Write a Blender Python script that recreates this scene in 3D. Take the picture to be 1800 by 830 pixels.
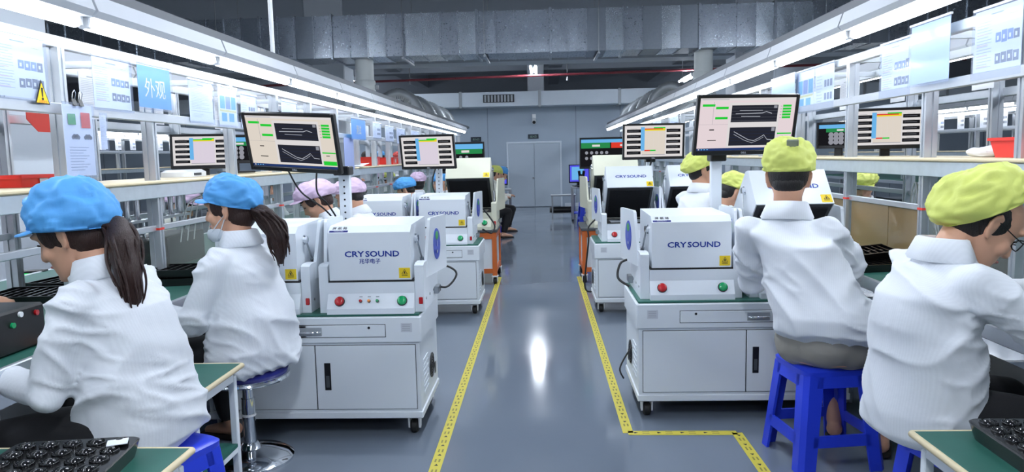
import bpy, math, random
import numpy as np
from mathutils import Vector, Matrix, noise

sc = bpy.context.scene
col = sc.collection
for _o in list(bpy.data.objects):
    bpy.data.objects.remove(_o)

# ------------------------------------------------------------------ camera
FPX, VPX, VPY, ROLL, CAMH = 1300.0, 955.0, 272.0, 0.022, 1.40
yw = Vector((VPX - 900, -(VPY - 415), -FPX)).normalized()
xw = Vector((1, ROLL, 0)); xw = (xw - yw * xw.dot(yw)).normalized()
zw = xw.cross(yw)
CAM = Vector((0, 0, CAMH))
ROT = Matrix((xw, yw, zw))                      # camera axes -> world axes
cam_data = bpy.data.cameras.new('camera'); cam = bpy.data.objects.new('camera', cam_data)
col.objects.link(cam)
cam_data.sensor_width = 36.0; cam_data.lens = 36.0 * FPX / 1800.0
cam_data.clip_start = 0.05; cam_data.clip_end = 200
cam.matrix_world = Matrix.Translation(CAM) @ ROT.to_4x4()
sc.camera = cam

# ------------------------------------------------------------------ light and exposure
LAMP = (0.90, 0.955, 1.0)
TUBE_STRENGTH = 8.0
AISLE_STRENGTH = 78.0
world = bpy.data.worlds.new('world'); sc.world = world; world.use_nodes = True
world.node_tree.nodes['Background'].inputs[0].default_value = (0.62, 0.70, 0.80, 1)
world.node_tree.nodes['Background'].inputs[1].default_value = 0.25
vs = sc.view_settings
vs.view_transform = 'Standard'; vs.look = 'None'; vs.gamma = 1.0; vs.exposure = 1.12
try: vs.use_curve_mapping = False
except Exception: pass
try: sc.cycles.use_denoising = True
except Exception: pass

def at(px, py, X=None, Y=None, Z=None):
    """the point of the photograph's pixel on a plane X=, Y= or Z= of the hall"""
    d = ROT @ Vector((px - 900, -(py - 415), -FPX))
    t = (Y / d.y) if Y is not None else (X / d.x) if X is not None else ((Z - CAMH) / d.z)
    return CAM + d * t

# ------------------------------------------------------------------ materials
def lin(c):
    return tuple(((v / 255) / 12.92 if v / 255 <= 0.04045 else ((v / 255 + 0.055) / 1.055) ** 2.4) for v in c[:3])
MATS = {}
def mat(name, rgb, rough=0.5, metal=0.0, spec=0.5, noise_amt=0.0, nscale=8.0, bump=0.0, bscale=40.0, coat=0.0,
        alpha=1.0, emit=None, estr=0.0, stripes=0.0, sscale=90.0, stretch=None, rvar=0.0, sheen=0.0):
    if name in MATS: return MATS[name]
    m = bpy.data.materials.new(name); m.use_nodes = True
    nt = m.node_tree; b = nt.nodes['Principled BSDF']; L = nt.links.new
    c = lin(rgb)
    b.inputs['Base Color'].default_value = (*c, 1)
    b.inputs['Roughness'].default_value = rough; b.inputs['Metallic'].default_value = metal
    b.inputs['Specular IOR Level'].default_value = spec
    if coat: b.inputs['Coat Weight'].default_value = coat; b.inputs['Coat Roughness'].default_value = 0.08
    if alpha < 1: b.inputs['Alpha'].default_value = alpha
    if sheen: b.inputs['Sheen Weight'].default_value = sheen
    if emit: b.inputs['Emission Color'].default_value = (*lin(emit), 1); b.inputs['Emission Strength'].default_value = estr
    if noise_amt or bump or stripes or rvar:
        tc = nt.nodes.new('ShaderNodeTexCoord'); vec = tc.outputs['Object']
        if stretch:
            mp = nt.nodes.new('ShaderNodeMapping'); mp.inputs['Scale'].default_value = stretch
            L(vec, mp.inputs['Vector']); vec = mp.outputs['Vector']
        colour_out = None
        if noise_amt or rvar:
            n = nt.nodes.new('ShaderNodeTexNoise'); n.inputs['Scale'].default_value = nscale; n.inputs['Detail'].default_value = 5
            L(vec, n.inputs['Vector'])
            if noise_amt:
                r = nt.nodes.new('ShaderNodeMix'); r.data_type = 'RGBA'
                r.inputs['A'].default_value = (*[v * (1 - noise_amt) for v in c], 1)
                r.inputs['B'].default_value = (*[min(1, v * (1 + noise_amt)) for v in c], 1)
                L(n.outputs['Fac'], r.inputs['Factor']); colour_out = r.outputs['Result']
                L(colour_out, b.inputs['Base Color'])
            if rvar:
                mr = nt.nodes.new('ShaderNodeMapRange'); mr.inputs['From Min'].default_value = .3; mr.inputs['From Max'].default_value = .7
                mr.inputs['To Min'].default_value = max(0, rough - rvar); mr.inputs['To Max'].default_value = min(1, rough + rvar)
                L(n.outputs['Fac'], mr.inputs['Value']); L(mr.outputs['Result'], b.inputs['Roughness'])
        if stripes:
            w = nt.nodes.new('ShaderNodeTexWave'); w.wave_type = 'BANDS'; w.bands_direction = 'X'
            w.inputs['Scale'].default_value = sscale; w.inputs['Distortion'].default_value = 0.25; w.inputs['Detail Scale'].default_value = 3
            L(tc.outputs['Object'], w.inputs['Vector'])
            r2 = nt.nodes.new('ShaderNodeMix'); r2.data_type = 'RGBA'; r2.blend_type = 'MULTIPLY'
            if colour_out: L(colour_out, r2.inputs['A'])
            else: r2.inputs['A'].default_value = (*c, 1)
            r2.inputs['B'].default_value = (1 - stripes,) * 3 + (1,)
            L(w.outputs['Fac'], r2.inputs['Factor']); L(r2.outputs['Result'], b.inputs['Base Color'])
        if bump:
            n2 = nt.nodes.new('ShaderNodeTexNoise'); n2.inputs['Scale'].default_value = bscale; n2.inputs['Detail'].default_value = 4
            L(vec, n2.inputs['Vector'])
            bp = nt.nodes.new('ShaderNodeBump'); bp.inputs['Strength'].default_value = bump; bp.inputs['Distance'].default_value = 0.01
            L(n2.outputs['Fac'], bp.inputs['Height']); L(bp.outputs['Normal'], b.inputs['Normal'])
    MATS[name] = m
    return m

def clear_mat(name, rgb, opacity=0.15, rough=0.05):
    """thin clear plastic: mostly see-through with a tint and a gloss"""
    if name in MATS: return MATS[name]
    m = bpy.data.materials.new(name); m.use_nodes = True
    nt = m.node_tree; nt.nodes.clear(); L = nt.links.new
    out = nt.nodes.new('ShaderNodeOutputMaterial'); mx = nt.nodes.new('ShaderNodeMixShader')
    tr = nt.nodes.new('ShaderNodeBsdfTransparent'); pr = nt.nodes.new('ShaderNodeBsdfPrincipled')
    tr.inputs[0].default_value = (*[0.5 + 0.5 * v for v in lin(rgb)], 1)
    pr.inputs['Base Color'].default_value = (*lin(rgb), 1); pr.inputs['Roughness'].default_value = rough
    mx.inputs[0].default_value = opacity
    L(tr.outputs[0], mx.inputs[1]); L(pr.outputs[0], mx.inputs[2]); L(mx.outputs[0], out.inputs[0])
    MATS[name] = m
    return m

def glow(name, rgb, strength=1.0, sample=False):
    if name in MATS: return MATS[name]
    m = bpy.data.materials.new(name); m.use_nodes = True
    nt = m.node_tree; nt.nodes.clear()
    out = nt.nodes.new('ShaderNodeOutputMaterial'); e = nt.nodes.new('ShaderNodeEmission')
    e.inputs[0].default_value = (*lin(rgb), 1); e.inputs[1].default_value = strength
    nt.links.new(e.outputs[0], out.inputs[0])
    try: m.cycles.emission_sampling = 'FRONT' if sample else 'NONE'
    except Exception: pass
    MATS[name] = m
    return m

# ------------------------------------------------------------------ mesh builder
class MB:
    def __init__(self, T=None):
        self.v, self.f, self.m = [], [], []
        self.T = T
    def add(self, vs_, fs_, m=0):
        o = len(self.v)
        if self.T is not None: vs_ = [self.T @ Vector(v) for v in vs_]
        self.v.extend([tuple(v) for v in vs_])
        self.f.extend([tuple(i + o for i in f) for f in fs_]); self.m.extend([m] * len(fs_))
        return self
    def box(self, x0, x1, y0, y1, z0, z1, ch=0.0, m=0):
        if x0 > x1: x0, x1 = x1, x0
        if y0 > y1: y0, y1 = y1, y0
        if z0 > z1: z0, z1 = z1, z0
        if ch <= 0:
            return self.add([(x0,y0,z0),(x1,y0,z0),(x1,y1,z0),(x0,y1,z0),(x0,y0,z1),(x1,y0,z1),(x1,y1,z1),(x0,y1,z1)],
                     [(0,3,2,1),(4,5,6,7),(0,1,5,4),(1,2,6,5),(2,3,7,6),(3,0,4,7)], m)
        ch = min(ch, (x1-x0)/2.01, (y1-y0)/2.01, (z1-z0)/2.01)
        vs_, idx = [], {}
        X, Y, Z = (x0, x1), (y0, y1), (z0, z1)
        for i in (0,1):
            for j in (0,1):
                for k in (0,1):
                    sx, sy, sz = (1-2*i), (1-2*j), (1-2*k)
                    idx[i,j,k,'x'] = len(vs_); vs_.append((X[i], Y[j]+sy*ch, Z[k]+sz*ch))
                    idx[i,j,k,'y'] = len(vs_); vs_.append((X[i]+sx*ch, Y[j], Z[k]+sz*ch))
                    idx[i,j,k,'z'] = len(vs_); vs_.append((X[i]+sx*ch, Y[j]+sy*ch, Z[k]))
        g = idx
        F = []
        for s in (0,1):
            a = [g[s,0,0,'x'],g[s,1,0,'x'],g[s,1,1,'x'],g[s,0,1,'x']]; F.append(a if s else a[::-1])
            a = [g[0,s,0,'y'],g[1,s,0,'y'],g[1,s,1,'y'],g[0,s,1,'y']]; F.append(a[::-1] if s else a)
            a = [g[0,0,s,'z'],g[1,0,s,'z'],g[1,1,s,'z'],g[0,1,s,'z']]; F.append(a if s else a[::-1])
        for a in (0,1):
            for b in (0,1):
                q = [g[a,b,0,'x'],g[a,b,0,'y'],g[a,b,1,'y'],g[a,b,1,'x']]; F.append(q if (a^b) else q[::-1])
                q = [g[a,0,b,'x'],g[a,1,b,'x'],g[a,1,b,'z'],g[a,0,b,'z']]; F.append(q if not (a^b) else q[::-1])
                q = [g[0,a,b,'y'],g[1,a,b,'y'],g[1,a,b,'z'],g[0,a,b,'z']]; F.append(q if (a^b) else q[::-1])
        for i in (0,1):
            for j in (0,1):
                for k in (0,1):
                    t = [g[i,j,k,'x'],g[i,j,k,'y'],g[i,j,k,'z']]; F.append(t if (i+j+k) % 2 else t[::-1])
        # outward orientation is settled in mesh()
        return self.add(vs_, F, m)
    def prism(self, poly, axis, a, b, m=0):
        n = len(poly)
        P = {'x': lambda p, t: (t, p[0], p[1]), 'y': lambda p, t: (p[0], t, p[1]), 'z': lambda p, t: (p[0], p[1], t)}[axis]
        vs_ = [P(p, a) for p in poly] + [P(p, b) for p in poly]
        return self.add(vs_, [tuple(range(n)), tuple(range(2*n-1, n-1, -1))] + [(i, (i+1) % n, (i+1) % n + n, i+n) for i in range(n)], m)
    def tube(self, pts, r, n=8, m=0, cap=True):
        pts = [Vector(p) for p in pts]
        rs = r if isinstance(r, (list, tuple)) else [r] * len(pts)
        vs_, fs_ = [], []
        u = None
        for i, p in enumerate(pts):
            d = (pts[min(i+1, len(pts)-1)] - pts[max(i-1, 0)]).normalized()
            if u is None:
                u = d.orthogonal().normalized()
            else:
                u = u - d * u.dot(d)
                u = u.normalized() if u.length > 1e-6 else d.orthogonal().normalized()
            w = d.cross(u)
            for k in range(n):
                a = 2 * math.pi * k / n
                vs_.append(p + (u * math.cos(a) + w * math.sin(a)) * rs[i])
        for i in range(len(pts)-1):
            for k in range(n):
                fs_.append((i*n+k, i*n+(k+1) % n, (i+1)*n+(k+1) % n, (i+1)*n+k))
        if cap:
            fs_.append(tuple(range(n-1, -1, -1))); fs_.append(tuple(range((len(pts)-1)*n, len(pts)*n)))
        return self.add(vs_, fs_, m)
    def cyl(self, p0, p1, r0, r1=None, n=16, m=0):
        return self.tube([p0, p1], [r0, r0 if r1 is None else r1], n, m)
    def lathe(self, prof, n=24, c=(0,0,0), m=0):
        vs_, fs_ = [], []
        for (r, z) in prof:
            for k in range(n):
                a = 2*math.pi*k/n
                vs_.append((c[0]+r*math.cos(a), c[1]+r*math.sin(a), c[2]+z))
        for i in range(len(prof)-1):
            for k in range(n):
                fs_.append((i*n+k, i*n+(k+1) % n, (i+1)*n+(k+1) % n, (i+1)*n+k))
        fs_.append(tuple(range(n-1, -1, -1))); fs_.append(tuple(range((len(prof)-1)*n, len(prof)*n)))
        return self.add(vs_, fs_, m)
    def ball(self, c, r, n=14, k=9, rot=None, m=0):
        c = Vector(c); r = Vector((r, r, r)) if isinstance(r, (int, float)) else Vector(r)
        vs_, fs_ = [], []
        for i in range(1, k):
            t = math.pi * i / k
            for j in range(n):
                a = 2*math.pi*j/n
                v = Vector((r.x*math.sin(t)*math.cos(a), r.y*math.sin(t)*math.sin(a), r.z*math.cos(t)))
                vs_.append(c + (rot @ v if rot is not None else v))
        top = len(vs_); e = Vector((0,0,r.z)); e = rot @ e if rot is not None else e
        vs_.append(c + e); vs_.append(c - e)
        for i in range(k-2):
            for j in range(n):
                fs_.append((i*n+j, (i+1)*n+j, (i+1)*n+(j+1) % n, i*n+(j+1) % n))
        for j in range(n):
            fs_.append((top, j, (j+1) % n)); fs_.append((top+1, (k-2)*n+(j+1) % n, (k-2)*n+j))
        return self.add(vs_, fs_, m)
    def loft(self, rings, n=24, m=0):
        """rings: (centre, U, V, power) closed super-ellipses"""
        vs_, fs_ = [], []
        for (c, U, V, p) in rings:
            for k in range(n):
                a = 2*math.pi*k/n; ca, sa = math.cos(a), math.sin(a)
                vs_.append(Vector(c) + Vector(U) * math.copysign(abs(ca)**(2/p), ca) + Vector(V) * math.copysign(abs(sa)**(2/p), sa))
        for i in range(len(rings)-1):
            for k in range(n):
                fs_.append((i*n+k, i*n+(k+1) % n, (i+1)*n+(k+1) % n, (i+1)*n+k))
        fs_.append(tuple(range(n-1, -1, -1))); fs_.append(tuple(range((len(rings)-1)*n, len(rings)*n)))
        return self.add(vs_, fs_, m)
    def quad(self, a, b, c, d, m=0):
        return self.add([a, b, c, d], [(0,1,2,3)], m)
    def rect(self, x0, x1, z0, z1, y=0.0, m=0):
        """flat print on a front (-Y) face"""
        return self.add([(x0,y,z0),(x1,y,z0),(x1,y,z1),(x0,y,z1)], [(0,1,2,3)], m)
    def limb(self, pts, rs, n=12):
        pts = [Vector(p) for p in pts]
        for i in range(len(pts)):
            self.ball(pts[i], rs[i], n, 8)
            if i and (pts[i]-pts[i-1]).length > 1e-4: self.tube([pts[i-1], pts[i]], [rs[i-1], rs[i]], n)
        return self
    def mesh(self, name, fix=True):
        me = bpy.data.meshes.new(name)
        me.from_pydata(self.v, [], self.f)
        me.polygons.foreach_set('material_index', self.m)
        if fix:
            import bmesh
            bm = bmesh.new(); bm.from_mesh(me); bmesh.ops.recalc_face_normals(bm, faces=bm.faces); bm.to_mesh(me); bm.free()
        me.update()
        return me
    def build(self, name, mats, parent=None, smooth=None, fix=True):
        me = self.mesh(name, fix)
        for mm in (mats if isinstance(mats, (list, tuple)) else [mats]): me.materials.append(mm)
        if smooth is not None:
            me.polygons.foreach_set('use_smooth', [True]*len(me.polygons))
            try: me.set_sharp_from_angle(angle=math.radians(smooth))
            except Exception: pass
        return link(name, me, parent)

def link(name, me, parent=None):
    o = bpy.data.objects.new(name, me); col.objects.link(o)
    if parent is not None: o.parent = parent
    return o
def tag(o, label, cat, group=None, kind=None):
    o['label'] = label; o['category'] = cat
    if group: o['group'] = group
    if kind: o['kind'] = kind
    return o
def thing(name, label, cat, loc=(0,0,0), rotz=0.0, group=None):
    o = bpy.data.objects.new(name, None); col.objects.link(o)
    o.empty_display_size = 0.1
    o.location = loc; o.rotation_euler = (0, 0, rotz)
    return tag(o, label, cat, group)
def struct(o, label=None):
    o['kind'] = 'structure'
    if label: o['label'] = label
    return o
def copy_tree(o, parent=None):
    c = o.copy(); col.objects.link(c)
    if parent is not None: c.parent = parent
    for ch in list(o.children): copy_tree(ch, c)
    return c
def place(o, loc, rotz=0.0, label=None, group=None):
    o.location = loc; o.rotation_euler = (0, 0, rotz)
    if label: o['label'] = label
    if group: o['group'] = group
    return o
ORD = ('first', 'second', 'third', 'fourth', 'fifth', 'sixth', 'seventh', 'eighth', 'ninth', 'tenth', 'eleventh', 'twelfth', 'thirteenth', 'fourteenth', 'fifteenth', 'sixteenth', 'seventeenth', 'eighteenth', 'nineteenth', 'twentieth')
def nth(i): return ORD[i] if i < len(ORD) else '%dth' % (i+1)
_TEXT = {}
def text_add(mb, body, size, x, z, y, m=0, align='CENTER', bold=0.0, sx=1.0, shear=0.0):
    """flat lettering on a front (-Y) face, its middle at x, z"""
    key = (body, bold)
    if key not in _TEXT:
        c = bpy.data.curves.new('lettering', 'FONT'); c.body = body; c.size = 1.0; c.offset = bold; c.resolution_u = 2
        o = bpy.data.objects.new('lettering', c); col.objects.link(o)
        dg = bpy.context.evaluated_depsgraph_get()
        me = bpy.data.meshes.new_from_object(o.evaluated_get(dg))
        V = [tuple(v.co) for v in me.vertices]; Fs = [tuple(p.vertices) for p in me.polygons]
        bpy.data.objects.remove(o); bpy.data.curves.remove(c); bpy.data.meshes.remove(me)
        _TEXT[key] = (V, Fs)
    V, Fs = _TEXT[key]
    if not V: return mb
    x0, x1 = min(v[0] for v in V), max(v[0] for v in V); z0, z1 = min(v[1] for v in V), max(v[1] for v in V)
    cx = {'CENTER': (x0+x1)/2, 'LEFT': x0, 'RIGHT': x1}[align]; cz = (z0+z1)/2
    mb.add([(x + ((v[0]-cx)*sx + shear*(v[1]-cz))*size, y, z + (v[1]-cz)*size) for v in V], Fs, m)
    return mb

# ------------------------------------------------------------------ palette
M = {}
M['white_paint'] = mat('white_paint', (226, 232, 238), 0.32, spec=0.5, noise_amt=0.02, nscale=3)
M['cab_paint'] = mat('cabinet_paint', (222, 228, 233), 0.35, noise_amt=0.02, nscale=2)
M['beige_paint'] = mat('beige_paint', (205, 205, 185), 0.4, noise_amt=0.03)
M['green_mat'] = mat('green_mat', (38, 96, 84), 0.45, noise_amt=0.12, nscale=14)
M['alu'] = mat('aluminium', (205, 210, 216), 0.34, metal=0.75, noise_amt=0.05, nscale=20)
M['galv'] = mat('galvanised_steel', (150, 157, 166), 0.30, metal=0.92, noise_amt=0.16, nscale=34, bump=0.04, bscale=4, rvar=0.06)
M['galv_b'] = mat('galvanised_steel_dull', (132, 139, 148), 0.38, metal=0.9, noise_amt=0.18, nscale=30, bump=0.04, bscale=4, rvar=0.06)
M['galv_c'] = mat('galvanised_steel_bright', (186, 193, 200), 0.24, metal=0.95, noise_amt=0.12, nscale=40, bump=0.05, bscale=4, rvar=0.06)
M['galv_shelf'] = mat('galvanised_shelf', (196, 206, 212), 0.38, metal=0.55, noise_amt=0.12, nscale=18)
M['chrome'] = mat('chrome', (225, 228, 232), 0.08, metal=1.0)
M['steel'] = mat('brushed_steel', (170, 174, 178), 0.28, metal=1.0)
M['black'] = mat('black_plastic', (18, 18, 20), 0.35)
M['tray_black'] = mat('tray_black', (13, 13, 15), 0.22, spec=0.6)
M['lens_black'] = mat('lens_black', (8, 8, 10), 0.06, spec=0.8)
M['foam'] = mat('black_foam', (22, 24, 30), 0.85, bump=0.3, bscale=120)
M['rubber'] = mat('black_rubber', (22, 22, 22), 0.6)
M['ink'] = mat('logo_ink', (16, 52, 150), 0.4)
M['ink_black'] = mat('black_ink', (28, 30, 32), 0.5)
M['ink_grey'] = mat('grey_ink', (158, 164, 172), 0.6)
M['ink_pale'] = mat('pale_ink', (196, 200, 208), 0.6)
M['yellow'] = mat('sticker_yellow', (236, 204, 30), 0.4)
M['hazard'] = mat('hazard_yellow', (214, 200, 74), 0.42, noise_amt=0.08, nscale=6)
M['red_btn'] = mat('button_red', (186, 24, 30), 0.22, coat=0.5)
M['green_btn'] = mat('button_green', (0, 158, 92), 0.22, coat=0.5)
M['orange_btn'] = mat('button_orange', (232, 140, 60), 0.3)
M['blue_plastic'] = mat('blue_plastic', (36, 62, 206), 0.34, noise_amt=0.05, nscale=5)
M['red_plastic'] = mat('red_plastic', (222, 52, 44), 0.36)
M['orange_frame'] = mat('orange_steel', (206, 104, 44), 0.45, noise_amt=0.05)
M['paper'] = mat('paper', (232, 235, 242), 0.6)
M['paper_blue'] = mat('paper_blue', (74, 160, 226), 0.45, noise_amt=0.06, nscale=9)
M['paper_film'] = mat('frosted_film', (196, 214, 234), 0.3)
M['card_green'] = mat('card_green', (40, 160, 84), 0.5)
M['card_red'] = mat('card_red', (226, 62, 48), 0.5)
M['sleeve'] = clear_mat('clear_sleeve', (225, 232, 245), 0.10, 0.08)
M['acrylic'] = clear_mat('clear_acrylic', (222, 226, 222), 0.10, 0.04)
M['acrylic_brown'] = clear_mat('brown_acrylic', (168, 142, 98), 0.55, 0.12)
M['wood_edge'] = mat('wood_edge', (216, 200, 164), 0.5, noise_amt=0.06)
M['white_plastic'] = mat('white_plastic', (230, 232, 234), 0.35)
M['cable_white'] = mat('cable_white', (222, 224, 226), 0.4)
M['hose_grey'] = mat('hose_grey', (150, 156, 160), 0.4, metal=0.3, noise_amt=0.1)
M['grey_dark'] = mat('dark_grey_box', (70, 74, 78), 0.5)
M['grey_mid'] = mat('mid_grey_paint', (150, 156, 162), 0.45)
# ------------------------------------------------------------------ the hall
M['floor'] = mat('epoxy_floor', (114, 124, 137), 0.12, spec=0.5, noise_amt=0.06, nscale=1.2, bump=0.012, bscale=4, rvar=0.06)
M['wall'] = mat('wall_panel', (156, 170, 185), 0.5, noise_amt=0.03, nscale=1.5)
M['wall_side'] = mat('wall_side_paint', (196, 204, 212), 0.6)
M['ceiling'] = mat('ceiling_paint', (112, 117, 124), 0.8, noise_amt=0.06, nscale=1.0)
M['beam'] = mat('beam_paint', (160, 168, 178), 0.7, noise_amt=0.05, nscale=2)
M['column'] = mat('column_paint', (206, 212, 220), 0.6, noise_amt=0.03, nscale=2)
M['seam'] = mat('panel_seam', (96, 106, 118), 0.6)
M['tube'] = glow('lamp_tube', (236, 244, 255), TUBE_STRENGTH, True)
M['tube_hall'] = glow('hall_lamp_tube', (236, 244, 255), AISLE_STRENGTH, True)
M['housing'] = mat('lamp_housing', (196, 200, 206), 0.4, noise_amt=0.02)
M['trunk'] = mat('cable_trunk', (92, 96, 102), 0.5)

HX, HY0, HY1, HZ = 24.0, -7.0, 34.0, 4.5
struct(MB().box(-HX, HX, HY0, HY1, -0.1, 0).build('floor', M['floor']), 'glossy blue grey epoxy floor of the hall')
struct(MB().box(-HX, HX, HY0, HY1, HZ, HZ+0.1).build('ceiling', M['ceiling']))
struct(MB().box(-HX-0.1, -HX, HY0, HY1, 0, HZ).build('wall_left', M['wall_side']))
struct(MB().box(HX, HX+0.1, HY0, HY1, 0, HZ).build('wall_right', M['wall_side']))
struct(MB().box(-HX, HX, HY0-0.1, HY0, 0, HZ).build('wall_front', M['wall_side']))
struct(MB().box(-HX, HX, HY1, HY1+0.1, 0, HZ).build('wall_far', M['ceiling']))
WY = 20.0
wb = struct(MB().box(-14, 14, WY, WY+0.12, 0, 2.95).build('wall_back', M['wall']), 'grey blue partition wall at the end of the aisle')
for k in range(-10, 11):
    x = k * 1.18 - 0.3
    if -1.2 < x < 0.7: continue
    MB().box(x-0.006, x+0.006, WY-0.003, WY, 0.0, 2.94).build('panel_seam', M['seam'], wb)
MB().box(-14, -1.05, WY-0.012, WY, 0, 0.09).build('skirting', M['wall_side'], wb)
MB().box(0.56, 14, WY-0.012, WY, 0, 0.09).build('skirting', M['wall_side'], wb)
# double door
M['door'] = mat('door_panel', (172, 184, 196), 0.45, noise_amt=0.02)
M['door_frame'] = mat('door_frame', (200, 210, 220), 0.4)
dr = bpy.data.objects.new('door_1', None); col.objects.link(dr); dr.location = (-0.245, WY, 0)
struct(dr, 'closed grey double door in the end wall')
f = MB().box(-0.74, -0.69, -0.035, 0, 0, 1.76, 0.004).box(0.69, 0.74, -0.035, 0, 0, 1.76, 0.004).box(-0.69, 0.69, -0.035, 0, 1.71, 1.76, 0.004)
f.build('door_frame', M['door_frame'], dr)
for s in (-1, 1):
    lf = MB().box(min(0.004*s, 0.688*s), max(0.004*s, 0.688*s), -0.022, 0, 0.012, 1.705, 0.004).build('door_leaf', M['door'], dr)
    if s < 0:
        MB().cyl((-0.03, -0.022, 0.78), (-0.03, -0.05, 0.78), 0.03, 0.026, 14).ball((-0.03, -0.06, 0.78), 0.022, 10, 6).build('knob', M['steel'], lf, 40)

# concrete columns and beams
def column(x0, x1, y0, y1, z1=HZ):
    o = MB().box(x0, x1, y0, y1, 0, z1, 0.02).build('column', M['column']); return struct(o)
column(-4.40, -3.68, 13.9, 14.6); column(3.52, 4.22, 13.9, 14.6)
column(-4.75, -4.03, 5.30, 6.02); column(-0.40, 0.05, 20.5, 20.95)
column(-11.8, -11.1, 13.9, 14.6); column(11.0, 11.7, 13.9, 14.6)
struct(MB().box(-HX, HX, 13.95, 14.55, 3.13, HZ).build('beam', M['beam']))
struct(MB().box(-HX, HX, 26.0, 26.6, 3.35, HZ).build('beam', M['beam']))
struct(MB().box(-HX, HX, 21.0, 21.5, 3.75, HZ).build('beam', M['beam']))
struct(MB().box(-HX, HX, 6.0, 6.5, 3.5, HZ).build('beam', M['beam']))
for x in (-4.3, 0.2, 3.6):
    struct(MB().box(x, x+0.35, 14.55, 26.0, 3.8, HZ).build('beam', M['beam']))

# ------------------------------------------------------------------ ducts
duct = thing('air_duct', 'wide galvanised sheet metal air duct crossing the hall under the ceiling', 'air duct', (0, 12.0, 3.02))
pw = 0.292
seg = MB()
seg.box(-pw/2+0.004, pw/2-0.004, 0, 0.75, 0, 0.66)
seg.add([(-pw/2+0.006,-0.001,0.01),(pw/2-0.006,-0.001,0.01),(pw/2-0.006,-0.001,0.65),(-pw/2+0.006,-0.001,0.65),(0,-0.004,0.33)],
        [(0,1,4),(1,2,4),(2,3,4),(3,0,4)])
seg.box(-pw/2-0.006, -pw/2+0.006, -0.022, 0.77, -0.014, 0.675)
fl_me = None
seg_mes = []
for q, gm in enumerate((M['galv'], M['galv_b'], M['galv'], M['galv_c'])):
    me = seg.mesh('duct_panel'); me.materials.append(gm); seg_mes.append(me)
rdu = random.Random(3)
for k in range(-34, 35):
    o = link('duct_panel', rdu.choice(seg_mes), duct)
    o.location = (k * pw, 0.004*rdu.random(), 0); o.rotation_euler = (math.radians(rdu.uniform(-0.7, 0.7)), 0, math.radians(rdu.uniform(-0.8, 0.8)))
    if k % 4 == 0:
        if fl_me is None:
            q = MB().box(-0.02, 0.02, -0.03, 0.78, -0.03, 0.69, 0.004).build('duct_flange', M['galv'], duct); fl_me = q.data
        else: q = link('duct_flange', fl_me, duct)
        q.location.x = k * pw + pw * 0.5
for k, x in enumerate((-5.2, -2.2, -0.9, 0.9, 4.4)):
    b = MB().box(x-0.02, x+0.02, -0.10, 0.86, -0.06, -0.03).cyl((x, -0.08, -0.06), (x, -0.08, HZ-3.02), 0.007, None, 6).cyl((x, 0.84, -0.06), (x, 0.84, HZ-3.02), 0.007, None, 6)
    b.build('duct_hanger', M['steel'], duct)

sd = thing('supply_duct', 'pale supply air duct with a grille along the top of the end wall', 'air duct', (0, 19.25, 2.66))
M['duct_pale'] = mat('pale_duct', (188, 198, 208), 0.5, noise_amt=0.06, nscale=3)
bx_me = None
for k in range(-6, 7):
    if bx_me is None:
        o = MB().box(-1.0, 1.0, 0, 0.68, 0, 0.37, 0.006).build('duct_panel', M['duct_pale'], sd); bx_me = o.data
        o2 = MB().box(-0.035, 0.035, -0.02, 0.70, -0.03, 0.39, 0.004).build('duct_flange', M['grey_mid'], sd); fm = o2.data
    else:
        o = link('duct_panel', bx_me, sd); o2 = link('duct_flange', fm, sd)
    o.location.x = k * 2.04 + 0.95; o2.location.x = k * 2.04 - 0.07
gr = MB().box(-1.52, -0.72, -0.02, 0.0, 0.10, 0.30).build('grille', M['black'], sd)
for k in range(9):
    MB().box(-1.49+k*0.085, -1.44+k*0.085, -0.032, -0.015, 0.115, 0.285).build('grille_slat', M['grey_mid'], gr)

# vertical exhaust pipes and the flexible hoses that run on along the lines
M['pipe_white'] = mat('pipe_white', (206, 212, 212), 0.5, noise_amt=0.04)
def exhaust(x, label):
    t = thing('exhaust_pipe', label, 'pipe', (x, 12.35, 2.2), group='exhaust risers under the duct')
    MB().lathe([(0.15, 0.30), (0.15, 0.82)], 20).build('riser', M['pipe_white'], t, 40)
    MB().lathe([(0.165, 0.28), (0.172, 0.29), (0.172, 0.47), (0.165, 0.48)], 20).build('damper_collar', M['pipe_white'], t, 40)
    MB().box(0.15, 0.22, -0.03, 0.03, 0.33, 0.41, 0.005).build('damper_handle', M['grey_mid'], t)
    MB().lathe([(0.24, 0.0), (0.24, 0.06), (0.16, 0.20), (0.155, 0.30)], 20).build('hopper', M['pipe_white'], t, 40)
    MB().tube([(0, 0.1+0.05*q, 0.03-0.12*min(1, q/40)) for q in range(131)], [0.13+0.013*(q % 3 == 0) for q in range(131)], 16).build('main_hose', M['hose_grey'], t, 60)
    return t
exhaust(-2.93, 'white exhaust riser dropping from the duct to the line with blue capped workers')
exhaust(2.62, 'white exhaust riser dropping from the duct to the line with yellow capped workers')
def hose(pts, r, label):
    fine, rr = [], []
    P = [Vector(p) for p in pts]
    for i in range(len(P)-1):
        a, b, c, d = P[max(i-1,0)], P[i], P[i+1], P[min(i+2, len(P)-1)]
        for k in range(14):
            t = k/14
            fine.append(0.5*((2*b)+(c-a)*t+(2*a-5*b+4*c-d)*t*t+(3*b-a-3*c+d)*t**3)); rr.append(r*(1.06 if k % 2 else 0.94))
    fine.append(P[-1]); rr.append(r)
    o = MB().tube(fine, rr, 12).build('flexible_hose', M['hose_grey'], None, 60)
    return tag(o, label, 'hose', 'corrugated flexible hoses above the lines')
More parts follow.
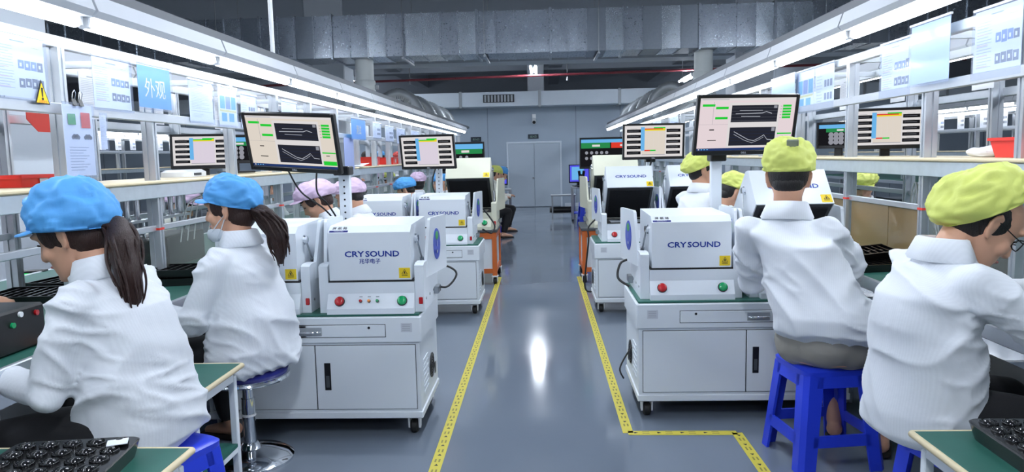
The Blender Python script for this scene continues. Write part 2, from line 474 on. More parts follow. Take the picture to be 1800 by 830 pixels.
for k in range(4):
    y = 12.9 + k*1.55
    hose([(2.62, y, 2.25), (2.25, y+0.1, 2.52), (1.98, y+0.2, 2.40), (1.86, y+0.25, 2.12)], 0.085,
         ['corrugated grey hose arching just behind the white riser over the yellow cap line', 'second arching corrugated hose over the yellow cap line lamps',
          'third arching corrugated hose over the yellow cap line lamps', 'furthest arching corrugated hose over the yellow cap line lamps'][k])
    hose([(-2.93, y, 2.28), (-2.55, y+0.05, 2.50), (-2.28, y+0.10, 2.40), (-2.12, y+0.12, 2.12)], 0.10,
         ['corrugated grey hose arching just behind the white riser over the blue cap line', 'second arching corrugated hose over the blue cap line lamps',
          'third arching corrugated hose over the blue cap line lamps', 'furthest arching corrugated hose over the blue cap line lamps'][k])

# sprinkler pipe, conduits, camera, exit signs
M['red_pipe'] = mat('red_pipe', (112, 42, 50), 0.45)
t = thing('sprinkler_pipe', 'thin red sprinkler pipe running across under the dark ceiling', 'pipe', (0, 16.4, 3.12))
MB().tube([(-9, 0, -0.10), (0, 0, 0.0), (4.0, 0, 0.04), (9, 0, 0.1)], 0.027, 10).build('pipe_run', M['red_pipe'], t, 40)
for x in (-2.9, 0.55, 3.6):
    MB().cyl((x, 0, 0), (x, 0, HZ-3.12), 0.009, None, 6).build('hanger_rod', M['grey_dark'], t)
    MB().cyl((x, 0, -0.05), (x, 0, -0.12), 0.014, 0.022, 8).build('sprinkler_head', M['steel'], t)
t = thing('wall_camera', 'small white camera on a bracket high on the end wall', 'camera', (-0.23, WY, 2.36))
MB().box(-0.05, 0.05, -0.03, 0, -0.06, 0.12, 0.006).build('bracket', M['white_plastic'], t)
MB().cyl((0, -0.03, -0.02), (0, -0.22, -0.10), 0.05, 0.055, 14).build('camera_body', M['white_plastic'], t, 40)
MB().cyl((0, -0.22, -0.10), (0, -0.235, -0.107), 0.045, None, 12).build('camera_lens', M['black'], t, 40)
M['sign_green'] = mat('sign_dark', (22, 36, 50), 0.4); M['sign_ink'] = mat('sign_ink', (150, 190, 170), 0.5)
for x, z, lb in ((-0.26, 1.83, 'dark exit sign above the double door'), (-1.80, 1.79, 'dark exit sign beside the lamp row on the end wall')):
    t = thing('exit_sign', lb, 'sign', (x, WY, z), group='exit signs on the end wall')
    MB().box(-0.14, 0.14, -0.03, 0, 0, 0.12, 0.006).build('sign_plate', M['sign_green'], t)
    text_add(MB(), '出入口', 0.06, 0.0, 0.06, -0.0315).build('lettering', M['sign_ink'], t, fix=False)
o = MB().tube([(-1.9, 5.27, 2.11), (-1.9, 5.27, HZ)], 0.016, 10).build('conduit_pipe', M['white_plastic'], None, 40)
tag(o, 'thin white conduit dropping from the ceiling to the lamp trunking', 'pipe')

# ------------------------------------------------------------------ lamps
def tube_lamp_proto():
    t = thing('tube_lamp', 'fluorescent tube lamp', 'lamp')
    MB().prism([(-0.055, 0.02), (-0.075, 0.045), (-0.05, 0.115), (0.05, 0.115), (0.075, 0.045), (0.055, 0.02)], 'y', -0.615, 0.615).build('housing', M['housing'], t)
    MB().tube([(0, -0.585, 0), (0, 0.585, 0)], 0.027, 12).build('tube', M['tube'], t, 50)
    for s in (-1, 1):
        MB().box(-0.022, 0.022, s*0.585, s*0.612, -0.022, 0.03, 0.005).build('end_cap', M['white_plastic'], t)
    return t
lamp0 = tube_lamp_proto(); _lamp_used = [False]
def lamp_row(x, z, ya, yb, where, phase):
    k0 = math.ceil((ya - phase) / 1.25); y = phase + k0 * 1.25; i = 0
    while y < yb:
        if not _lamp_used[0]: o = lamp0; _lamp_used[0] = True
        else: o = copy_tree(lamp0)
        place(o, (x, y, z), 0, '%s lit tube lamp in the row %s' % (nth(i), where), 'tube lamp row ' + where)
        y += 1.25; i += 1
    tr = MB().box(x-0.035, x+0.035, ya-0.5, yb+0.3, z+0.116, z+0.165, 0.004).build('lamp_trunking', M['trunk'])
    tag(tr, 'long grey trunking carrying the tube lamps ' + where, 'trunking')
lamp_row(-1.90, 1.985, 1.0, 18.6, 'over the aisle edge of the blue cap bench', 2.43)
lamp_row(-2.95, 1.985, 1.5, 18.6, 'over the back edge of the blue cap bench', 2.1)
lamp_row(1.65, 1.997, 2.0, 18.6, 'over the aisle edge of the yellow cap bench', 3.47)
lamp_row(2.80, 1.997, 2.5, 18.6, 'over the back edge of the yellow cap bench', 3.1)
lamp_row(-8.4, 2.0, 7.0, 19.0, 'over the first line beyond the blue caps', 2.0)
lamp_row(-9.4, 2.0, 7.0, 19.0, 'behind the first line beyond the blue caps', 2.0)
lamp_row(7.0, 2.0, 5.0, 19.0, 'over the first line beyond the yellow caps', 2.0)
lamp_row(8.0, 2.0, 5.0, 19.0, 'behind the first line beyond the yellow caps', 2.0)
lamp_row(-17.0, 2.0, 9.0, 19.0, 'over the outermost line beyond the blue caps', 2.0)
lamp_row(17.0, 2.0, 9.0, 19.0, 'over the outermost line beyond the yellow caps', 2.0)

def hall_lamp(x, y, z, label):
    t = thing('hall_lamp', label, 'lamp', (x, y, z), group='twin tube hall lamps over the aisle')
    MB().box(-0.028, 0.028, -0.62, 0.62, -0.01, 0.06, 0.006).build('housing', M['housing'], t)
    for s in (-1, 1):
        MB().tube([(s*0.055, -0.6, 0), (s*0.055, 0.6, 0)], 0.020, 10).build('tube', M['tube_hall'], t, 50)
    for yy in (-0.5, 0.5):
        MB().cyl((0, yy, 0.07), (0, yy, HZ-z), 0.006, None, 6).build('hanger_rod', M['steel'], t)
    return t
hall_lamp(-0.18, 16.2, 3.22, 'twin tube hall lamp glowing above the far end of the aisle')
for q, yy in enumerate((-3.0, 0.6, 4.2, 7.6)):  # unseen lamps outside the view, added to fill the near hall and duct with light
    for xx, nm in ((-4.5, 'behind the blue cap bench'), (-0.18, 'over the aisle'), (4.2, 'behind the yellow cap bench')):
        hall_lamp(xx, yy, 3.25, 'unseen twin tube lamp added high %s, %s of the near rows' % (nm, nth(q)))
for xx, nm in ((-7.5, 'blue cap'), (7.5, 'yellow cap')):  # hidden lamps added behind the partition to brighten the dark ceiling there
    hall_lamp(xx, 25.0, 2.6, 'unseen twin tube lamp added beyond the end wall on the %s side' % nm)
hall_lamp(-4.5, 17.5, 3.2, 'twin tube hall lamp behind the white column over the blue cap line')
hall_lamp(3.2, 16.8, 3.0, 'twin tube hall lamp beside the white riser over the yellow cap line')

# ------------------------------------------------------------------ floor tape
def tape(pts, w, label):
    mb = MB(); rnd = random.Random(len(label))
    for (x0, y0), (x1, y1) in zip(pts[:-1], pts[1:]):
        a, b = Vector((x0, y0, 0)), Vector((x1, y1, 0)); d = (b-a).normalized(); n = Vector((-d.y, d.x, 0)); L_ = (b-a).length
        mb.add([a-n*w/2, b-n*w/2, b+n*w/2, a+n*w/2, a-n*w/2+Vector((0,0,0.002)), b-n*w/2+Vector((0,0,0.002)), b+n*w/2+Vector((0,0,0.002)), a+n*w/2+Vector((0,0,0.002))],
               [(0,3,2,1),(4,5,6,7),(0,1,5,4),(1,2,6,5),(2,3,7,6),(3,0,4,7)], 0)
        s = 0.03; up = Vector((0, 0, 0.0025))
        while s < L_ - 0.1:
            c = a + d*s + up
            # an arrow head, then a block of small print
            mb.add([c-n*0.010+d*0.0, c+n*0.010, c+d*0.020], [(0,1,2)], 1)
            for k in range(2):
                q = c + d*(0.040) + n*(0.010-0.018*k)
                mb.add([q-n*0.004, q-n*0.004+d*0.035, q+n*0.004+d*0.035, q+n*0.004], [(0,1,2,3)], 2)
            s += 0.115
    o = mb.build('floor_tape', [M['hazard'], M['ink_black'], mat('tape_print', (140, 130, 60), 0.5)])
    return tag(o, label, 'tape', 'yellow marking tape on the floor')
tape([(-0.505, 1.0), (-0.53, 8.45)], 0.052, 'straight yellow printed floor tape beside the cabinets of the blue cap line')
tape([(0.385, 8.4), (0.402, 3.605), (0.94, 3.60), (0.955, 1.0)], 0.052, 'yellow printed floor tape that steps around the cabinet of the yellow cap line')
# ------------------------------------------------------------------ benches and racks of the two lines
def profile_post(w=0.062, d=0.045):
    g = 0.006
    return [(-w/2,-d/2),(-g,-d/2),(-g,-d/2+g),(g,-d/2+g),(g,-d/2),(w/2,-d/2),(w/2,-g),(w/2-g,-g),(w/2-g,g),(w/2,g),(w/2,d/2),(g,d/2),(g,d/2-g),(-g,d/2-g),(-g,d/2),(-w/2,d/2),(-w/2,g),(-w/2+g,g),(-w/2+g,-g),(-w/2,-g)]
def build_line(xe, xp, xq, xb, y0, y1, ztop, zmid, zshelf, zdiv, posts, side, bench_label, rack_label, detail=True, bench_z=0.76):
    """xe front edge, xp front posts, xq back posts, xb back edge; side = +1 if the aisle is towards +X"""
    bn = thing('workbench', bench_label, 'workbench', ((xe+xb)/2, (y0+y1)/2, 0))
    ox, oy = (xe+xb)/2, (y0+y1)/2
    lx = sorted((xe-ox, xb-ox))
    MB().box(lx[0], lx[1], y0-oy, y1-oy, bench_z-0.03, bench_z, 0.004).build('green_top', M['green_mat'], bn)
    for xx in (xe-ox, xb-ox):
        s = 1 if xx > 0 else -1
        MB().box(xx, xx+s*0.022, y0-oy, y1-oy, bench_z-0.055, bench_z+0.004, 0.004).build('edge_rail', M['alu'], bn)
    ys = [y0 + 0.1 + k*(y1-y0-0.2)/max(1, int((y1-y0)/1.7)) for k in range(int((y1-y0)/1.7)+1)]
    leg_me = None
    for yy in ys:
        for xx in (lx[0]+0.06, lx[1]-0.06):
            if leg_me is None:
                o = MB().prism(profile_post(0.045, 0.045), 'z', 0.0, bench_z-0.03).build('leg', M['alu'], bn); leg_me = o.data
            else: o = link('leg', leg_me, bn)
            o.location = (xx, yy-oy, 0)
        MB().box(lx[0]+0.06, lx[1]-0.06, yy-oy-0.02, yy-oy+0.02, 0.18, 0.22).build('leg_brace', M['alu'], bn)
    MB().box(lx[0]+0.42, lx[1]-0.42, y0-oy, y1-oy, 0.221, 0.235).build('lower_shelf', M['grey_dark'], bn)
    # rack standing on the bench
    rk = thing('workstation_rack', rack_label, 'rack', ((xp+xq)/2, oy, bench_z))
    rx = (xp+xq)/2
    pm = {}
    for x_, nm in ((xp, 'f'), (xq, 'b')):
        for yy in posts:
            if nm not in pm:
                o = MB().prism(profile_post(), 'z', 0.0, ztop-bench_z-0.026).build('post', M['alu'], rk); pm[nm] = o.data
            else: o = link('post', pm[nm], rk)
            o.location = (x_-rx, yy-oy+(0.42 if nm == 'b' and detail else 0), 0)
        MB().box(x_-rx-0.022, x_-rx+0.022, y0-oy, y1-oy, ztop-bench_z-0.025, ztop-bench_z+0.025, 0.004).build('top_rail', M['white_paint'], rk)
        s = side if x_ == xp else -side
        MB().box(x_-rx+s*0.024, x_-rx+s*0.05, y0-oy, y1-oy, zmid-bench_z-0.024, zmid-bench_z+0.024, 0.004).build('middle_rail', M['alu'], rk)
        MB().box(x_-rx+s*0.024, x_-rx+s*0.042, y0-oy, y1-oy, zshelf-bench_z-0.085, zshelf-bench_z-0.012, 0.003).build('shelf_beam', M['galv_shelf'], rk)
        if detail:
            MB().box(x_-rx-0.013, x_-rx+0.013, y0-oy, y1-oy, zdiv-bench_z-0.02, zdiv-bench_z+0.012, 0.003).build('divider_rail', M['alu'], rk)
    a, b = (xp-rx)+side*0.05, (xp-rx)-side*0.40
    MB().box(min(a,b), max(a,b), y0-oy, y1-oy, zshelf-bench_z-0.011, zshelf-bench_z+0.008, 0.006).build('shelf_board', M['wood_edge'], rk)
    for i, yy in enumerate(posts):
        MB().box(min(xp,xq)-rx+0.03, max(xp,xq)-rx-0.03, yy-oy-0.015, yy-oy+0.015, ztop-bench_z-0.02, ztop-bench_z+0.015).build('cross_bar', M['alu'], rk)
        if detail and i < 14:
            MB().box(xp-rx-0.032, xp-rx+0.032, yy-oy-0.026, yy-oy+0.026, zdiv-bench_z-0.014, zdiv-bench_z-0.002).build('red_tape_band', M['card_red'], rk)
    return bn, rk
PL = [1.45, 2.30, 3.17, 3.90] + [4.92 + 0.85*k for k in range(17)]
PR = [1.2, 2.1, 3.10] + [3.86 + 0.95*k for k in range(16)]
benchL, rackL = build_line(-1.74, -2.10, -2.68, -3.05, 0.3, 18.8, 1.93, 1.64, 1.30, 1.055, PL, +1,
    'long green topped workbench where the blue capped workers sit', 'long aluminium shelf rack standing on the blue cap workbench')
benchR, rackR = build_line(1.60, 1.95, 2.52, 2.90, 0.3, 18.8, 1.95, 1.69, 1.335, 1.09, PR, -1,
    'long green topped workbench where the yellow capped workers sit', 'long aluminium shelf rack standing on the yellow cap workbench')
build_line(-8.1, -8.6, -9.2, -9.7, 7.0, 19.0, 1.93, 1.64, 1.30, 1.05, [7.2+1.25*k for k in range(10)], 1,
    'workbench of the first line beyond the blue caps', 'shelf rack of the first line beyond the blue caps', False)
build_line(6.7, 7.2, 7.8, 8.3, 5.0, 19.0, 1.93, 1.66, 1.30, 1.05, [5.2+1.25*k for k in range(11)], -1,
    'workbench of the first line beyond the yellow caps', 'shelf rack of the first line beyond the yellow caps', False)
# clear and brown divider panels under the divider rails
def divider(rack, x, ya, yb, z0, z1, m):
    rx, ry, rz = rack.location
    MB().box(x-rx-0.003, x-rx+0.003, ya-ry, yb-ry, z0-rz, z1-rz).build('divider_panel', m, rack)
for i in range(len(PL)-1):
    if 3 <= i < 14: divider(rackL, -2.10, PL[i]+0.04, PL[i+1]-0.04, 0.80, 1.036, M['acrylic'])
for i in range(len(PR)-1):
    if i >= 2:
        divider(rackR, 1.95, PR[i]+0.04, PR[i]+0.40, 0.80, 1.07, M['acrylic_brown'] if i in (3, 4) else M['acrylic'])
        divider(rackR, 1.95, PR[i]+0.41, PR[i+1]-0.04, 0.80, 1.07, M['acrylic_brown'] if i in (3, 4) else M['acrylic'])

# ------------------------------------------------------------------ paper in clear sleeves
M['pic_blue'] = mat('picture_blue', (132, 152, 190), 0.6); M['pic_grey'] = mat('picture_grey', (120, 126, 138), 0.6)
M['pic_teal'] = mat('picture_teal', (104, 176, 200), 0.6); M['pic_yellow'] = mat('picture_yellow', (222, 212, 130), 0.6)
M['gold_ink'] = mat('gold_ink', (246, 236, 190), 0.5); M['pink_ink'] = mat('pink_ink', (226, 196, 204), 0.6)
DOCM = [M['paper'], M['ink_grey'], M['pic_blue'], M['pic_grey'], M['pic_teal'], M['pic_yellow'], M['ink_pale'], M['pink_ink']]
def doc_mesh(w, h, kind, seed=0):
    rnd = random.Random(seed*7+len(kind)); mb = MB()
    mb.box(-w/2, w/2, 0, 0.0015, 0, h)
    def lines(x0, x1, z0, z1, n, m=6, full=0.9):
        for k in range(n):
            z = z1 - (k+0.5)*(z1-z0)/n; e = x0 + (x1-x0)*(full - 0.45*rnd.random()*(k % 3 == 2))
            mb.rect(x0, e, z-0.25*(z1-z0)/n*0.6, z+0.25*(z1-z0)/n*0.6, -0.0006, m)
    X = lambda u: -w/2 + u*w
    Z = lambda v: v*h
    mb.rect(X(0.35), X(0.62), Z(0.905), Z(0.925), -0.0006, 1)
    if kind == 'pics':
        lines(X(0.05), X(0.42), Z(0.12), Z(0.84), 16)
        for k in range(4): mb.rect(X(0.05), X(0.30), Z(0.15+0.16*k), Z(0.165+0.16*k), -0.0007, 7)
        for r, (va, vb) in enumerate(((0.46, 0.64), (0.16, 0.34))):
            for k in range(4):
                ua = 0.47 + 0.125*k
                mb.rect(X(ua), X(ua+0.115), Z(va+0.02*rnd.random()), Z(vb-0.03*rnd.random()), -0.0007, 2 if (r == 0 and k < 3) else 3)
                mb.rect(X(ua+0.03), X(ua+0.07), Z(va+0.05), Z(va+0.11), -0.0012, 0)
        mb.rect(X(0.74), X(0.92), Z(0.84), Z(0.855), -0.0007, 5)
    elif kind == 'text':
        lines(X(0.08), X(0.92), Z(0.30), Z(0.84), 14, 6)
        mb.rect(X(0.06), X(0.94), Z(0.86), Z(0.866), -0.0007, 1); mb.rect(X(0.06), X(0.94), Z(0.255), Z(0.262), -0.0007, 1)
        lines(X(0.15), X(0.6), Z(0.1), Z(0.2), 3, 6)
    elif kind == 'chart':
        for k in range(3): mb.rect(X(0.08+0.3*k), X(0.34+0.3*k), Z(0.44), Z(0.78), -0.0007, 4 if k != 1 else 2)
        mb.rect(X(0.05), X(0.95), Z(0.36), Z(0.41), -0.0007, 5)
        for k in range(2): mb.rect(X(0.14+0.4*k), X(0.42+0.4*k), Z(0.10), Z(0.33), -0.0007, 4)
        lines(X(0.1), X(0.9), Z(0.82), Z(0.89), 2, 6)
    elif kind == 'small':
        for r in (0.5, 0.2):
            for k in range(3): mb.rect(X(0.5+0.15*k), X(0.61+0.15*k), Z(r), Z(r+0.16), -0.0007, 3)
        lines(X(0.08), X(0.42), Z(0.15), Z(0.8), 9)
    return mb
def doc(p0, p1, plane, kind, label, side, sleeve=True, group='sheets in clear sleeves on the racks', rollz=0.0, words=None):
    """p0 top corner nearest the picture's left edge, p1 the opposite bottom corner (pixels on the plane X=plane)"""
    a, b = at(*p0, X=plane), at(*p1, X=plane)
    w = abs(b.y-a.y); h = abs(a.z-b.z); cy = (a.y+b.y)/2
    t = thing('document_sleeve', label, 'document', (plane, cy, min(a.z, b.z)), math.pi/2*side, group)
    t.rotation_euler = (0, rollz, math.pi/2*side)
    if kind == 'blue':
        o = MB().box(-w/2, w/2, 0, 0.0015, 0, h).build('sheet', M['paper_blue'], t)
        text_add(MB(), words, min(0.11, w*0.33), 0, h*0.48, -0.0012).build('lettering', M['gold_ink'], t, fix=False)
    elif kind == 'film':
        MB().box(-w/2, w/2, 0, 0.002, 0, h).build('sheet', M['paper_film'], t)
    else:
        doc_mesh(w, h, kind, int(p0[0])).build('sheet', DOCM, t, fix=False)
    if sleeve:
        MB().box(-w/2-0.012, w/2+0.012, -0.006, -0.004, -0.012, h+0.012).build('sleeve', M['sleeve'], t)
        MB().box(-w/2-0.012, w/2+0.012, -0.006, 0.004, h+0.004, h+0.014).build('hanging_strip', M['white_plastic'], t)
    return t
XL = -2.045; XR = 1.905
doc((-20, 52), (83, 176), XL, 'pics', 'large printed instruction sheet with photo rows above the yellow warning triangle', 1)
doc((160, 98), (232, 195), XL, 'pics', 'instruction sheet with blue tinted photo rows next to the blue appearance sign', 1)
doc((240, 112), (302, 194), XL+0.03, 'blue', 'bright blue sign with two large pale Chinese characters on the post', 1, words='外观')
doc((330, 140), (376, 216), XL, 'text', 'text only sheet with ruled lines hanging after the blue sign', 1)
doc((382, 152), (418, 222), XL, 'chart', 'sheet with teal and yellow picture blocks beside the text only sheet', 1)
doc((422, 166), (452, 226), XL, 'small', 'white sheet with small photos half hidden behind the top corner of the big screen', 1)
doc((494, 178), (522, 226), XL, 'text', 'narrow text sheet above the big screen of the blue cap line', 1)
doc((617, 208), (643, 246), XL+0.05, 'blue', 'small blue sign with two pale characters further along the blue cap line', 1, words='测试')
for k, (x, y) in enumerate(((655, 216), (677, 222), (697, 226), (722, 230))):
    doc((x, y), (x+15, y+27), XL, 'small', nth(k) + ' small white sheet on the blue cap rack after the small blue sign', 1, group='distant sheets on the blue cap rack')
doc((1716, 24), (1793, 124), XR, 'pics', 'large printed sheet with two photo rows nearest the frame edge on the yellow cap rack', -1)
doc((1603, 50), (1667, 138), XR-0.03, 'film', 'blank pale blue frosted sheet hanging between two printed sheets', -1)
doc((1551, 82), (1599, 162), XR, 'pics', 'printed sheet with two photo rows beside the blank frosted sheet', -1)
doc((1434, 120), (1465, 188), XR, 'small', 'sheet with four grey photos hanging beside the teal picture sheet', -1)
doc((1402, 130), (1430, 194), XR, 'chart', 'sheet with teal pictures above the corner of the near big screen', -1)
doc((1357, 143), (1396, 200), XR-0.03, 'film', 'blank pale frosted sheet right behind the near big screen top edge', -1)
for k, x in enumerate((1300, 1275, 1190, 1160, 1135)):
    yy = 190 + k*9
    doc((x-12, yy), (x+2, yy+26), XR, 'small', nth(k) + ' small white sheet from the camera on the yellow cap rack behind the screens', -1, group='distant sheets on the yellow cap rack')
# the sheets that hang on the back side of both racks and on the further lines
def plain_doc(x, y, z, w, h, side, kind, label, group):
    t = thing('document_sleeve', label, 'document', (x, y, z), math.pi/2*side, group)
    doc_mesh(w, h, kind, int(y*10)).build('sheet', DOCM, t, fix=False)
    return t
rd = random.Random(5); cnt = {'blue': 0, 'yellow': 0}
for xx, sd_, nm, y0 in ((-8.55, 1, 'blue', 7.6), (7.15, -1, 'yellow', 5.4)):
    y = y0
    while y < 18.5:
        plain_doc(xx, y, 1.68, 0.21, 0.24, sd_, rd.choice(('pics', 'small', 'text')), '%s white sheet from the camera on the first rack beyond the %s caps' % (nth(cnt[nm]), nm), 'sheets on the first rack beyond the %s caps' % nm)
        cnt[nm] += 1; y += 0.5 + 0.2*rd.random()
for k, y in enumerate((4.2, 4.9, 5.9, 6.6, 7.9, 9.0, 10.1)):
    plain_doc(-2.64+0.055, y, 1.66, 0.21, 0.26, 1, 'text', '%s plain sheet from the camera on the back row of the blue cap rack' % nth(k), 'back row sheets of the blue cap rack')
for k, y in enumerate((4.3, 5.3, 6.2, 7.4, 8.6, 9.8)):
    plain_doc(2.52-0.065, y, 1.71, 0.21, 0.24, -1, 'text', '%s plain sheet from the camera on the back row of the yellow cap rack' % nth(k), 'back row sheets of the yellow cap rack')

# warning triangle, clipboard with cards
a = at(70, 177, X=XL)
t = thing('warning_triangle', 'yellow warning triangle with exclamation mark stuck on the middle rail', 'sign', (XL+0.012, a.y, a.z-0.015), math.pi/2)
tri = MB(); tri.prism([(-0.045, 0), (0.045, 0), (0, 0.098)], 'y', 0, 0.002); tri.build('triangle_border', M['ink_black'], t)
tri = MB(); tri.prism([(-0.037, 0.005), (0.037, 0.005), (0, 0.085)], 'y', -0.001, 0); tri.build('triangle_face', mat('warn_yellow', (246, 206, 20), 0.4), t)
tri = MB(); tri.prism([(-0.006, 0.066), (0.006, 0.066), (0.003, 0.03), (-0.003, 0.03)], 'y', -0.002, -0.001); tri.prism([(0.006*math.cos(k*0.785), 0.022+0.006*math.sin(k*0.785)) for k in range(8)], 'y', -0.002, -0.001)
tri.build('exclamation_mark', M['ink_black'], t)
text_add(MB(), '注意安全', 0.0135, 0, 0.0115, -0.002).build('lettering', M['card_red'], t, fix=False)
a, b = at(106, 182, X=XL+0.02), at(168, 308, X=XL+0.02)
w, h = b.y-a.y, a.z-b.z
t = thing('hanging_file', 'clear sleeve with green and red cards clipped under the rail above the blue cap', 'document', (XL+0.025, (a.y+b.y)/2, b.z), math.pi/2)
mb = MB(); mb.box(-w/2, w/2, 0, 0.002, 0, h)
for k in range(9): mb.rect(-w*0.36, w*(0.3-0.1*(k % 3)), h*(0.40-0.04*k), h*(0.408-0.04*k), -0.0006, 1)
for u in (-0.12, 0.30):
    for q in range(5): mb.prism([(w*(u+0.045*q-0.09)+0.012*math.cos(j*1.05), h*0.545+0.006*(q % 2)+0.010*math.sin(j*1.05)) for j in range(6)], 'y', -0.001, -0.0004, 2)
mb.build('sheet', [M['paper'], M['ink_grey'], M['pic_grey']], t, fix=False)
MB().rect(-w*0.36, -w*0.10, h*0.72, h*0.87, -0.003).build('green_card', M['card_green'], t, fix=False)
MB().rect(w*0.08, w*0.40, h*0.68, h*0.90, -0.003).build('red_card', M['card_red'], t, fix=False)
MB().box(-w/2-0.008, w/2+0.008, -0.006, -0.005, -0.01, h+0.01).build('sleeve', M['sleeve'], t)
for u in (-0.1, 0.12):
    cl = MB().prism([(-0.010, 0), (0.010, 0), (0, 0.03)], 'x', w*u-0.014, w*u+0.014); cl.v = [(p[0], p[1], p[2]+h-0.004) for p in cl.v]
    c1 = cl.build('binder_clip', M['black'], t)
    MB().tube([(w*u-0.008, 0, h+0.02), (w*u-0.012, -0.006, h+0.05), (w*u, -0.008, h+0.062), (w*u+0.012, -0.006, h+0.05), (w*u+0.008, 0, h+0.02)], 0.0018, 6).build('clip_handle', M['chrome'], c1, 60)
t = thing('hanging_file', 'narrow clear sleeve with a grey card hanging beside the green and red cards', 'document', (XL+0.02, at(176, 250, X=XL).y, at(176, 262, X=XL).z), math.pi/2)
doc_mesh(0.05, 0.155, 'text', 3).build('sheet', DOCM, t, fix=False)
MB().box(-0.03, 0.03, -0.005, -0.004, -0.01, 0.165).build('sleeve', M['sleeve'], t)
# ------------------------------------------------------------------ monitors
S = {}
def scr(name, rgb, k=0.44): S[name] = glow('screen_' + name, rgb, k)
scr('bg', (226, 222, 222)); scr('pink', (232, 216, 220)); scr('lilac', (222, 212, 226)); scr('dark', (40, 42, 52)); scr('curve', (190, 194, 204)); scr('green', (40, 206, 60)); scr('yellow', (240, 214, 50))
scr('blue', (110, 184, 238)); scr('navy', (40, 60, 110)); scr('red', (226, 64, 50)); scr('black', (26, 26, 30)); scr('grey', (150, 152, 162)); scr('teal', (40, 130, 90)); scr('deep', (90, 90, 235)); scr('dgreen', (44, 140, 80)); scr('beige', (226, 216, 204))
SN = list(S); SM = [S[k] for k in SN]; SI = {k: i for i, k in enumerate(SN)}
def screen_mesh(w, h, kind):
    mb = MB(); X = lambda u: -w/2+u*w; Z = lambda v: v*h
    def r(u0, u1, v0, v1, c, d=1): mb.rect(X(u0), X(u1), Z(v0), Z(v1), -0.0003*d, SI[c])
    def curve(pts, c='curve', th=0.006):
        for (u0, v0), (u1, v1) in zip(pts[:-1], pts[1:]):
            mb.add([(X(u0), -0.0012, Z(v0-th)), (X(u1), -0.0012, Z(v1-th)), (X(u1), -0.0012, Z(v1+th)), (X(u0), -0.0012, Z(v0+th))], [(0,1,2,3)], SI[c])
    if kind in ('curves', 'curves_pink'):
        base = 'beige' if kind == 'curves' else 'pink'
        r(0, 1, 0, 1, base, 0); r(0, 1, 0.95, 1, 'bg'); r(0.02, 0.3, 0.968, 0.976, 'grey', 2); r(0, 1, 0.0, 0.045, 'navy')
        for k in range(4): r(0.02+0.03*k, 0.035+0.03*k, 0.012, 0.032, 'blue' if k else 'bg', 2)
        r(0.31, 0.84, 0.06, 0.91, 'bg'); r(0.335, 0.82, 0.54, 0.86, 'dark', 2); r(0.335, 0.82, 0.09, 0.44, 'dark', 2)
        for k in range(5):
            r(0.335, 0.82, 0.57+0.06*k, 0.5715+0.06*k, 'grey' if kind != 'curves' else 'navy', 2.6); r(0.335, 0.82, 0.12+0.065*k, 0.1215+0.065*k, 'navy', 2.6)
        r(0.775, 0.81, 0.80, 0.85, 'grey', 3); r(0.775, 0.81, 0.36, 0.43, 'grey', 3)
        curve([(0.38, 0.70), (0.55, 0.705), (0.66, 0.71), (0.70, 0.735), (0.76, 0.70)]); curve([(0.42, 0.76), (0.66, 0.76)], th=0.004); curve([(0.44, 0.65), (0.64, 0.645)], th=0.004)
        curve([(0.38, 0.36), (0.46, 0.28), (0.54, 0.20), (0.60, 0.18), (0.66, 0.24), (0.70, 0.29), (0.74, 0.20), (0.80, 0.19)]); curve([(0.38, 0.31), (0.50, 0.19), (0.58, 0.14), (0.65, 0.19), (0.70, 0.25)], th=0.004)
        for k, (v, u) in enumerate(((0.84, 0.03), (0.79, 0.17), (0.60, 0.17))): r(u, u+0.13, v, v+0.045, 'green', 2)
        r(0.145, 0.148, 0.5, 0.93, 'grey', 2); r(0, 0.31, 0.50, 0.503, 'grey', 2)
        r(0.12, 0.17, 0.39, 0.41, 'black', 2); r(0.11, 0.20, 0.19, 0.205, 'black', 2)
        for k in range(5): r(0.87, 0.96, 0.60+0.055*k, 0.64+0.055*k, 'green', 2); r(0.845, 0.862, 0.61+0.055*k, 0.62+0.055*k, 'grey', 2)
        r(0.84, 0.99, 0.30, 0.325, 'green', 2); r(0.84, 0.99, 0.07, 0.15, 'green', 2); r(0.88, 0.92, 0.25, 0.262, 'black', 2)
    elif kind in ('table', 'table_b'):
        r(0, 1, 0, 1, 'bg', 0); r(0.30, 0.70, 0.06, 0.95, 'lilac' if kind == 'table' else 'beige')
        for k in range(5):
            for u in (0.04, 0.72):
                r(u, u+0.24, 0.08+0.175*k, 0.18+0.175*k, 'black', 2); r(u+0.02, u+0.20, 0.125+0.175*k, 0.132+0.175*k, 'grey', 3); r(u+0.06, u+0.17, 0.196+0.175*k, 0.204+0.175*k, 'grey', 2)
        r(0.28, 0.345, 0.20, 0.95, 'blue', 2); r(0.345, 0.66, 0.87, 0.905, 'green' if kind == 'table' else 'red', 3); r(0.345, 0.70, 0.83, 0.905, 'yellow', 2); r(0.5, 0.70, 0.905, 0.94, 'green', 2)
        if kind == 'table_b': r(0.345, 0.44, 0.18, 0.22, 'red', 3); r(0.44, 0.54, 0.18, 0.22, 'green', 3)
        for k in range(3): r(0.42+0.08*k, 0.4215+0.08*k, 0.25, 0.82, 'bg', 3)
        r(0.30, 0.70, 0.06, 0.075, 'grey', 2)
    elif kind == 'dark':
        r(0, 1, 0, 1, 'black', 0); r(0, 1, 0.80, 0.98, 'blue'); r(0.2, 0.98, 0.62, 0.80, 'dgreen', 2); r(0.5, 0.68, 0.67, 0.75, 'bg', 3)
        for k in range(3):
            for j in range(3): mb.prism([(X(0.34+0.14*k)+0.02*math.cos(q*0.8), Z(0.5-0.18*j)+0.02*math.sin(q*0.8)) for q in range(8)], 'y', -0.001, -0.0009, SI['grey'])
    elif kind == 'dark_red':
